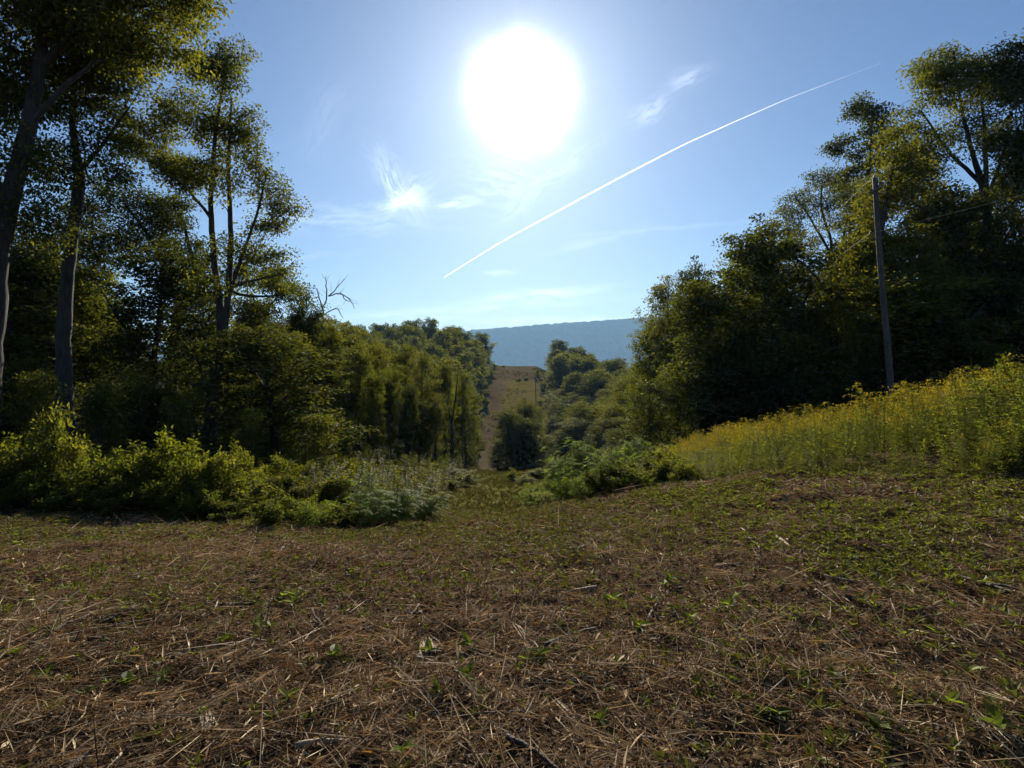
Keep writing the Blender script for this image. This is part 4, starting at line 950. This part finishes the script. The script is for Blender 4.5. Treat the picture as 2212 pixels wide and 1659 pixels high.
def stick_mesh(name, L, r, seed, mat, bend=.06, fork=False):
    rng = np.random.default_rng(seed); n = 9; s = np.linspace(-.5, .5, n)
    P = np.stack([s * L, bend * L * np.sin(s * 3 + rng.random() * 3) + rng.normal(size=n) * .006 * L, np.abs(rng.normal(size=n)) * .006 * L + r * .6], 1)
    rr = r * np.linspace(1, .55, n) * rng.uniform(.85, 1.15, n)
    a = Acc(); V, Q = tube(P, rr, 6); V, Q = caps(V, Q, n, 6); a.add(V, Q)
    if fork:
        q = np.stack([P[5], P[5] + [L * .12, L * .09, r], P[5] + [L * .25, L * .13, r * .6]]); V, Q = tube(q, [r * .7, r * .5, r * .25], 6); V, Q = caps(V, Q, 3, 6); a.add(V, Q)
    return a.mesh(name, [mat], True)
def splinter_mesh(name, L, w, seed, mat):
    """torn slab of wood made of ragged parallel fibres"""
    rng = np.random.default_rng(seed); a = Acc()
    for k in range(11):
        l = L * rng.uniform(.4, 1); off = rng.uniform(-.5, .5) * (L - l); yv = (k / 10 - .5) * w
        s = np.linspace(-.5, .5, 6); P = np.stack([s * l + off, yv + rng.normal(size=6) * w * .03, np.abs(rng.normal(size=6)) * w * .06 + w * .12 * (1 - (k / 5 - 1) ** 2) + .006], 1)
        V, Q = tube(P, w * .07 * np.array([.3, 1, 1.2, 1.1, .8, .2]) * rng.uniform(.7, 1.3), 5); a.add(V, Q)
    return a.mesh(name, [mat], True)
def lay(mesh, name, p0, p1, L0, label, cat, group=None, lift=.012):
    """lay a piece of wood so that it runs from one photographed ground point to another"""
    (xa, ya), (xb, yb) = at_ground(*p0), at_ground(*p1)
    za, zb = Hs(xa, ya), Hs(xb, yb); L = math.dist((xa, ya, za), (xb, yb, zb)); o = link(name, mesh)
    o.location = ((xa + xb) / 2, (ya + yb) / 2, max((za + zb) / 2, Hs((xa + xb) / 2, (ya + yb) / 2)) + lift)
    o.rotation_euler = (0, -math.asin((zb - za) / max(L, 1e-6)), math.atan2(yb - ya, xb - xa)); s = L / L0; w = min(max(s, .8), 1.3); o.scale = (s, w, w)
    tag(o, label, cat, group); return o
SM = {k: [stick_mesh('stick', .5, r, 500 + 10 * i + j, m, b, j == 2) for j in range(4)] for i, (k, r, m, b) in enumerate((('p', .006, STICK_P, .04), ('b', .009, STICK_B, .06), ('d', .016, STICK_D, .05), ('t', .0035, STICK_P, .08), ('k', .015, STICK_P, .07)))}
SPL = [splinter_mesh('splintered_wood', .4, .09, 600 + k, STICK_P) for k in range(2)]
hs_ = [('b', (1090, 1212), (1235, 1190), 'long half rotten branch lying across the middle of the mulch'), ('t', (495, 1260), (580, 1228), 'thin pale stalk slanting on the left part of the mulch'), ('k', (500, 1408), (545, 1380), 'short thick pale stick on the left, broken at its lower end'),
       ('b', (545, 1385), (620, 1412), 'brown curved stick joined to the short pale one on the left'), ('t', (640, 1425), (720, 1330), 'straight pale stalk pointing away left of centre'), ('p', (590, 1420), (735, 1340), 'long tan stick left of centre'),
       ('k', (710, 1540), (765, 1490), 'pale bleached stick with a frayed end near the bottom, left of centre'), ('d', (1075, 1370), (1180, 1340), 'black rotten log in the centre of the mulch'), ('d', (1170, 1405), (1290, 1370), 'dark soaked branch right below the black rotten log'),
       ('d', (1230, 1420), (1300, 1405), 'short black chunk of wood right of centre'), ('p', (1135, 1370), (1195, 1450), 'thin pale stem in the centre pointing to the viewer'), ('p', (1260, 1450), (1300, 1540), 'jointed pale stalk in front of the black chunk'),
       ('k', (1395, 1345), (1430, 1310), 'stubby pale stick right of centre among wood chips'), ('k', (1480, 1330), (1520, 1350), 'pale broken branch end beside two seedlings'), ('p', (1525, 1310), (1545, 1340), 'bleached splinter lying near the seedlings on the right'),
       ('b', (1700, 1230), (1810, 1295), 'long brown branch running down across the right half'), ('p', (1815, 1320), (1985, 1410), 'long pale stalk lying diagonally on the right'), ('p', (1740, 1265), (1840, 1330), 'pale slender branch on the right, upper of two diagonals'),
       ('d', (2010, 1230), (2212, 1300), 'thin dark branch at the right side of the mulch'), ('k', (1610, 1165), (1640, 1192), 'bleached wood piece on the right slope'), ('k', (1692, 1170), (1698, 1190), 'small white wood chip standing out on the right slope'),
       ('b', (1705, 1500), (1790, 1470), 'curved bark strip on the lower right'), ('p', (1545, 1600), (1548, 1660), 'pale upright stalk at the bottom edge, right of centre'), ('b', (960, 1560), (1130, 1550), 'brown stick lying crosswise near the bottom centre'),
       ('p', (1200, 1560), (1260, 1655), 'pale stalk at the bottom centre pointing to the viewer'), ('p', (560, 1590), (575, 1659), 'light tan stick at the bottom left'), ('d', (440, 1310), (560, 1312), 'dark flattened branch on the left part of the mulch'), ('d', (880, 1330), (960, 1325), 'dark bark piece left of the black log'),
       ('t', (60, 1400), (330, 1340), 'long dry stalk in the left foreground, upper one'), ('t', (120, 1450), (380, 1360), 'long dry stalk in the left foreground, lower one'), ('b', (1170, 1480), (1240, 1470), 'short brown stick in the centre foreground')]
for i, (k, a, b, l) in enumerate(hs_): lay(SM[k][i % 4], 'stick', a, b, .5, l, 'stick')
lay(SPL[0], 'splintered_wood', (455, 1600), (445, 1545), .4, 'grey splintered slab of wood standing out at the bottom left', 'wood'); lay(SPL[1], 'splintered_wood', (925, 1440), (915, 1385), .4, 'pale splintered wood piece left of the black log', 'wood')
for i in range(150):
    x, y = frustum_pts(1, 2.1, 9); x, y = float(x[0]), float(y[0])
    k = 'ptbpdkt'[i % 7]; o = link('stick', SM[k][i % 4]); s = R.uniform(.35, .95); o.location = (x, y, Hs(x, y) + .008); o.rotation_euler = (R.normal() * .1, R.normal() * .08, R.random() * 6.28); o.scale = (s, 1, 1)
    tag(o, {'p': 'pale dry stick lying loose among the mulch', 't': 'very thin dry stalk lying among the mulch', 'b': 'brown twig lying loose among the mulch', 'd': 'dark rotten stick half buried in the mulch', 'k': 'thick pale stick lying loose among the mulch'}[k], 'stick', 'loose sticks scattered on the mulch')

# ------------------------------------------------------------------ power line
def box(w, d, h, c=(0, 0, 0)):
    x, y, z = w / 2, d / 2, h / 2
    V = np.array([(sx * x, sy * y, sz * z) for sz in (-1, 1) for sy in (-1, 1) for sx in (-1, 1)]) + np.array(c)
    return V, np.array([(0, 2, 3, 1), (4, 5, 7, 6), (0, 1, 5, 4), (2, 6, 7, 3), (0, 4, 6, 2), (1, 3, 7, 5)])
def lathe(prof, seg=10):
    a = np.arange(seg) * 2 * math.pi / seg; P = np.array(prof)
    V = np.stack([P[:, None, 0] * np.cos(a), P[:, None, 0] * np.sin(a), np.broadcast_to(P[:, None, 1], (len(P), seg))], -1).reshape(-1, 3)
    n = len(P); i = np.arange(n - 1)[:, None] * seg; j = np.arange(seg)[None]; j2 = (j + 1) % seg
    return V, np.stack([i + j, i + j2, i + seg + j2, i + seg + j], -1).reshape(-1, 4)
INS = lathe([(.001, -.06), (.03, -.06), (.03, -.02), (.06, -.015), (.06, 0), (.03, .005), (.03, .03), (.055, .035), (.055, .05), (.025, .055), (.02, .09), (.001, .09)])
def pole(x, y, h, lean, label):
    z = float(H0(x, y)) - .2; e = bpy.data.objects.new('utility_pole', None); COL.objects.link(e); e.location = (x, y, z); tag(e, label, 'utility pole')
    a = Acc(); s = np.linspace(0, 1, 14)[:, None]; P = np.hstack([lean * s, 0 * s, (h + .2) * s]); P[:, 0] += .03 * np.sin(s[:, 0] * 7)
    V, Q = tube(P, np.linspace(.145, .105, 14), 12); V, Q = caps(V, Q, 14, 12); a.add(V, Q); link('post', a.mesh('post', [POLEWOOD], True), e)
    tx = lean
    a = Acc(); a.add(*box(.09, .7, .1, (tx - .05, -.15, h - .35))); link('bracket_arm', a.mesh('bracket_arm', [POLEWOOD]), e)
    for (ix, iy, iz) in ((tx, 0, h + .28), (tx - .05, -.45, h - .2), (tx - .16, 0, h - 2.2)):
        a = Acc(); a.add(INS[0] + np.array([ix, iy, iz]), INS[1]); link('insulator', a.mesh('insulator', [PORC], True), e)
    a = Acc(); a.add(*box(.25, .26, .03, (tx * .78, 0, h * .78))); link('metal_band', a.mesh('metal_band', [METAL]), e)
    return np.array([x + tx, y, z + h + .33]), np.array([x + tx - .16, y, z + h - 2.2])
px0 = px_x(1931, 25); ph = px_z(385, 25) - float(H0(px0, 25))
T1, B1 = pole(px0, 25.0, ph, px_x(1889, 25) - px0, 'weathered leaning wooden utility pole standing in the goldenrod before the right wood')
T2, B2 = pole(6.8, 160.0, 12.0, -.15, 'distant thin utility pole on the cleared strip of the far hill')
T0, B0 = pole(21.5, -22.0, 10.0, 0.1, 'wooden utility pole behind the viewer, outside the picture')
def wire(a, b, sag, r, label):
    s = np.linspace(0, 1, 80)[:, None]; P = a * (1 - s) + b * s - np.array([0, 0, 1]) * 4 * sag * s * (1 - s)
    ac = Acc(); ac.add(*tube(P, r, 5)); tag(link('power_line', ac.mesh('power_line', [WIREM], True)), label, 'power line')
wire(T1, T2, 8.5, .006, 'upper wire running from the wooden pole down over the valley to the far pole')
wire(B1, B2, 6.5, .006, 'lower wire running from the wooden pole down over the valley to the far pole')
wire(T0, T1, .8, .006, 'upper wire entering from the right edge to the top of the wooden pole')
wire(B0, B1, .9, .006, 'lower wire entering from the right edge to the side of the wooden pole')

# ------------------------------------------------------------------ contrail
cm_, nt = new_mat('contrail_ice_mist')
pv = nd(nt, 'ShaderNodeVolumePrincipled'); pv.inputs['Density'].default_value = .03; pv.inputs['Color'].default_value = (1, 1, 1, 1); pv.inputs['Anisotropy'].default_value = .55
o = nd(nt, 'ShaderNodeOutputMaterial'); nt.links.new(pv.outputs[0], o.inputs['Volume'])
cp = [(960, 598, 1.2), (1080, 523, 2.2), (1200, 458, 3.0), (1340, 382, 3.2), (1480, 310, 3.0), (1590, 261, 2.6), (1700, 213, 2.0), (1800, 175, 1.3), (1905, 135, 1.0)]
P = []
for a, b, w in cp:
    d = 2300.0 / ((HY - b) / F2); P.append((px_x(a, d), d, 2300 + EYE, w * .5 / F2 * d))
P = np.array(P); t = np.linspace(0, len(P) - 1, 60); P = np.stack([np.interp(t, np.arange(len(P)), P[:, k]) for k in range(4)], 1)
for _ in range(3): P[1:-1] = .25 * P[:-2] + .5 * P[1:-1] + .25 * P[2:]
V, Q = tube(P[:, :3], P[:, 3], 8); V, Q = caps(V, Q, len(P), 8); ac = Acc(); ac.add(V, Q)
tag(link('contrail', ac.mesh('contrail', [cm_], True)), 'thin white aircraft contrail rising diagonally across the blue sky right of the sun', 'contrail')

# ------------------------------------------------------------------ render settings
scene.view_settings.view_transform = 'Standard'; scene.view_settings.look = 'None'
scene.view_settings.exposure = 1.0; scene.view_settings.gamma = 1.0
scene.render.engine = 'CYCLES'
cy = scene.cycles
cy.use_adaptive_sampling = True; cy.adaptive_threshold = .025; cy.adaptive_min_samples = 16
cy.use_denoising = True
try: cy.denoiser = 'OPENIMAGEDENOISE'; cy.denoising_prefilter = 'ACCURATE'
except Exception: pass
cy.max_bounces = 4; cy.diffuse_bounces = 2; cy.glossy_bounces = 2; cy.transmission_bounces = 4; cy.volume_bounces = 0; cy.transparent_max_bounces = 4
cy.sample_clamp_indirect = 6.0; cy.caustics_reflective = False; cy.caustics_refractive = False
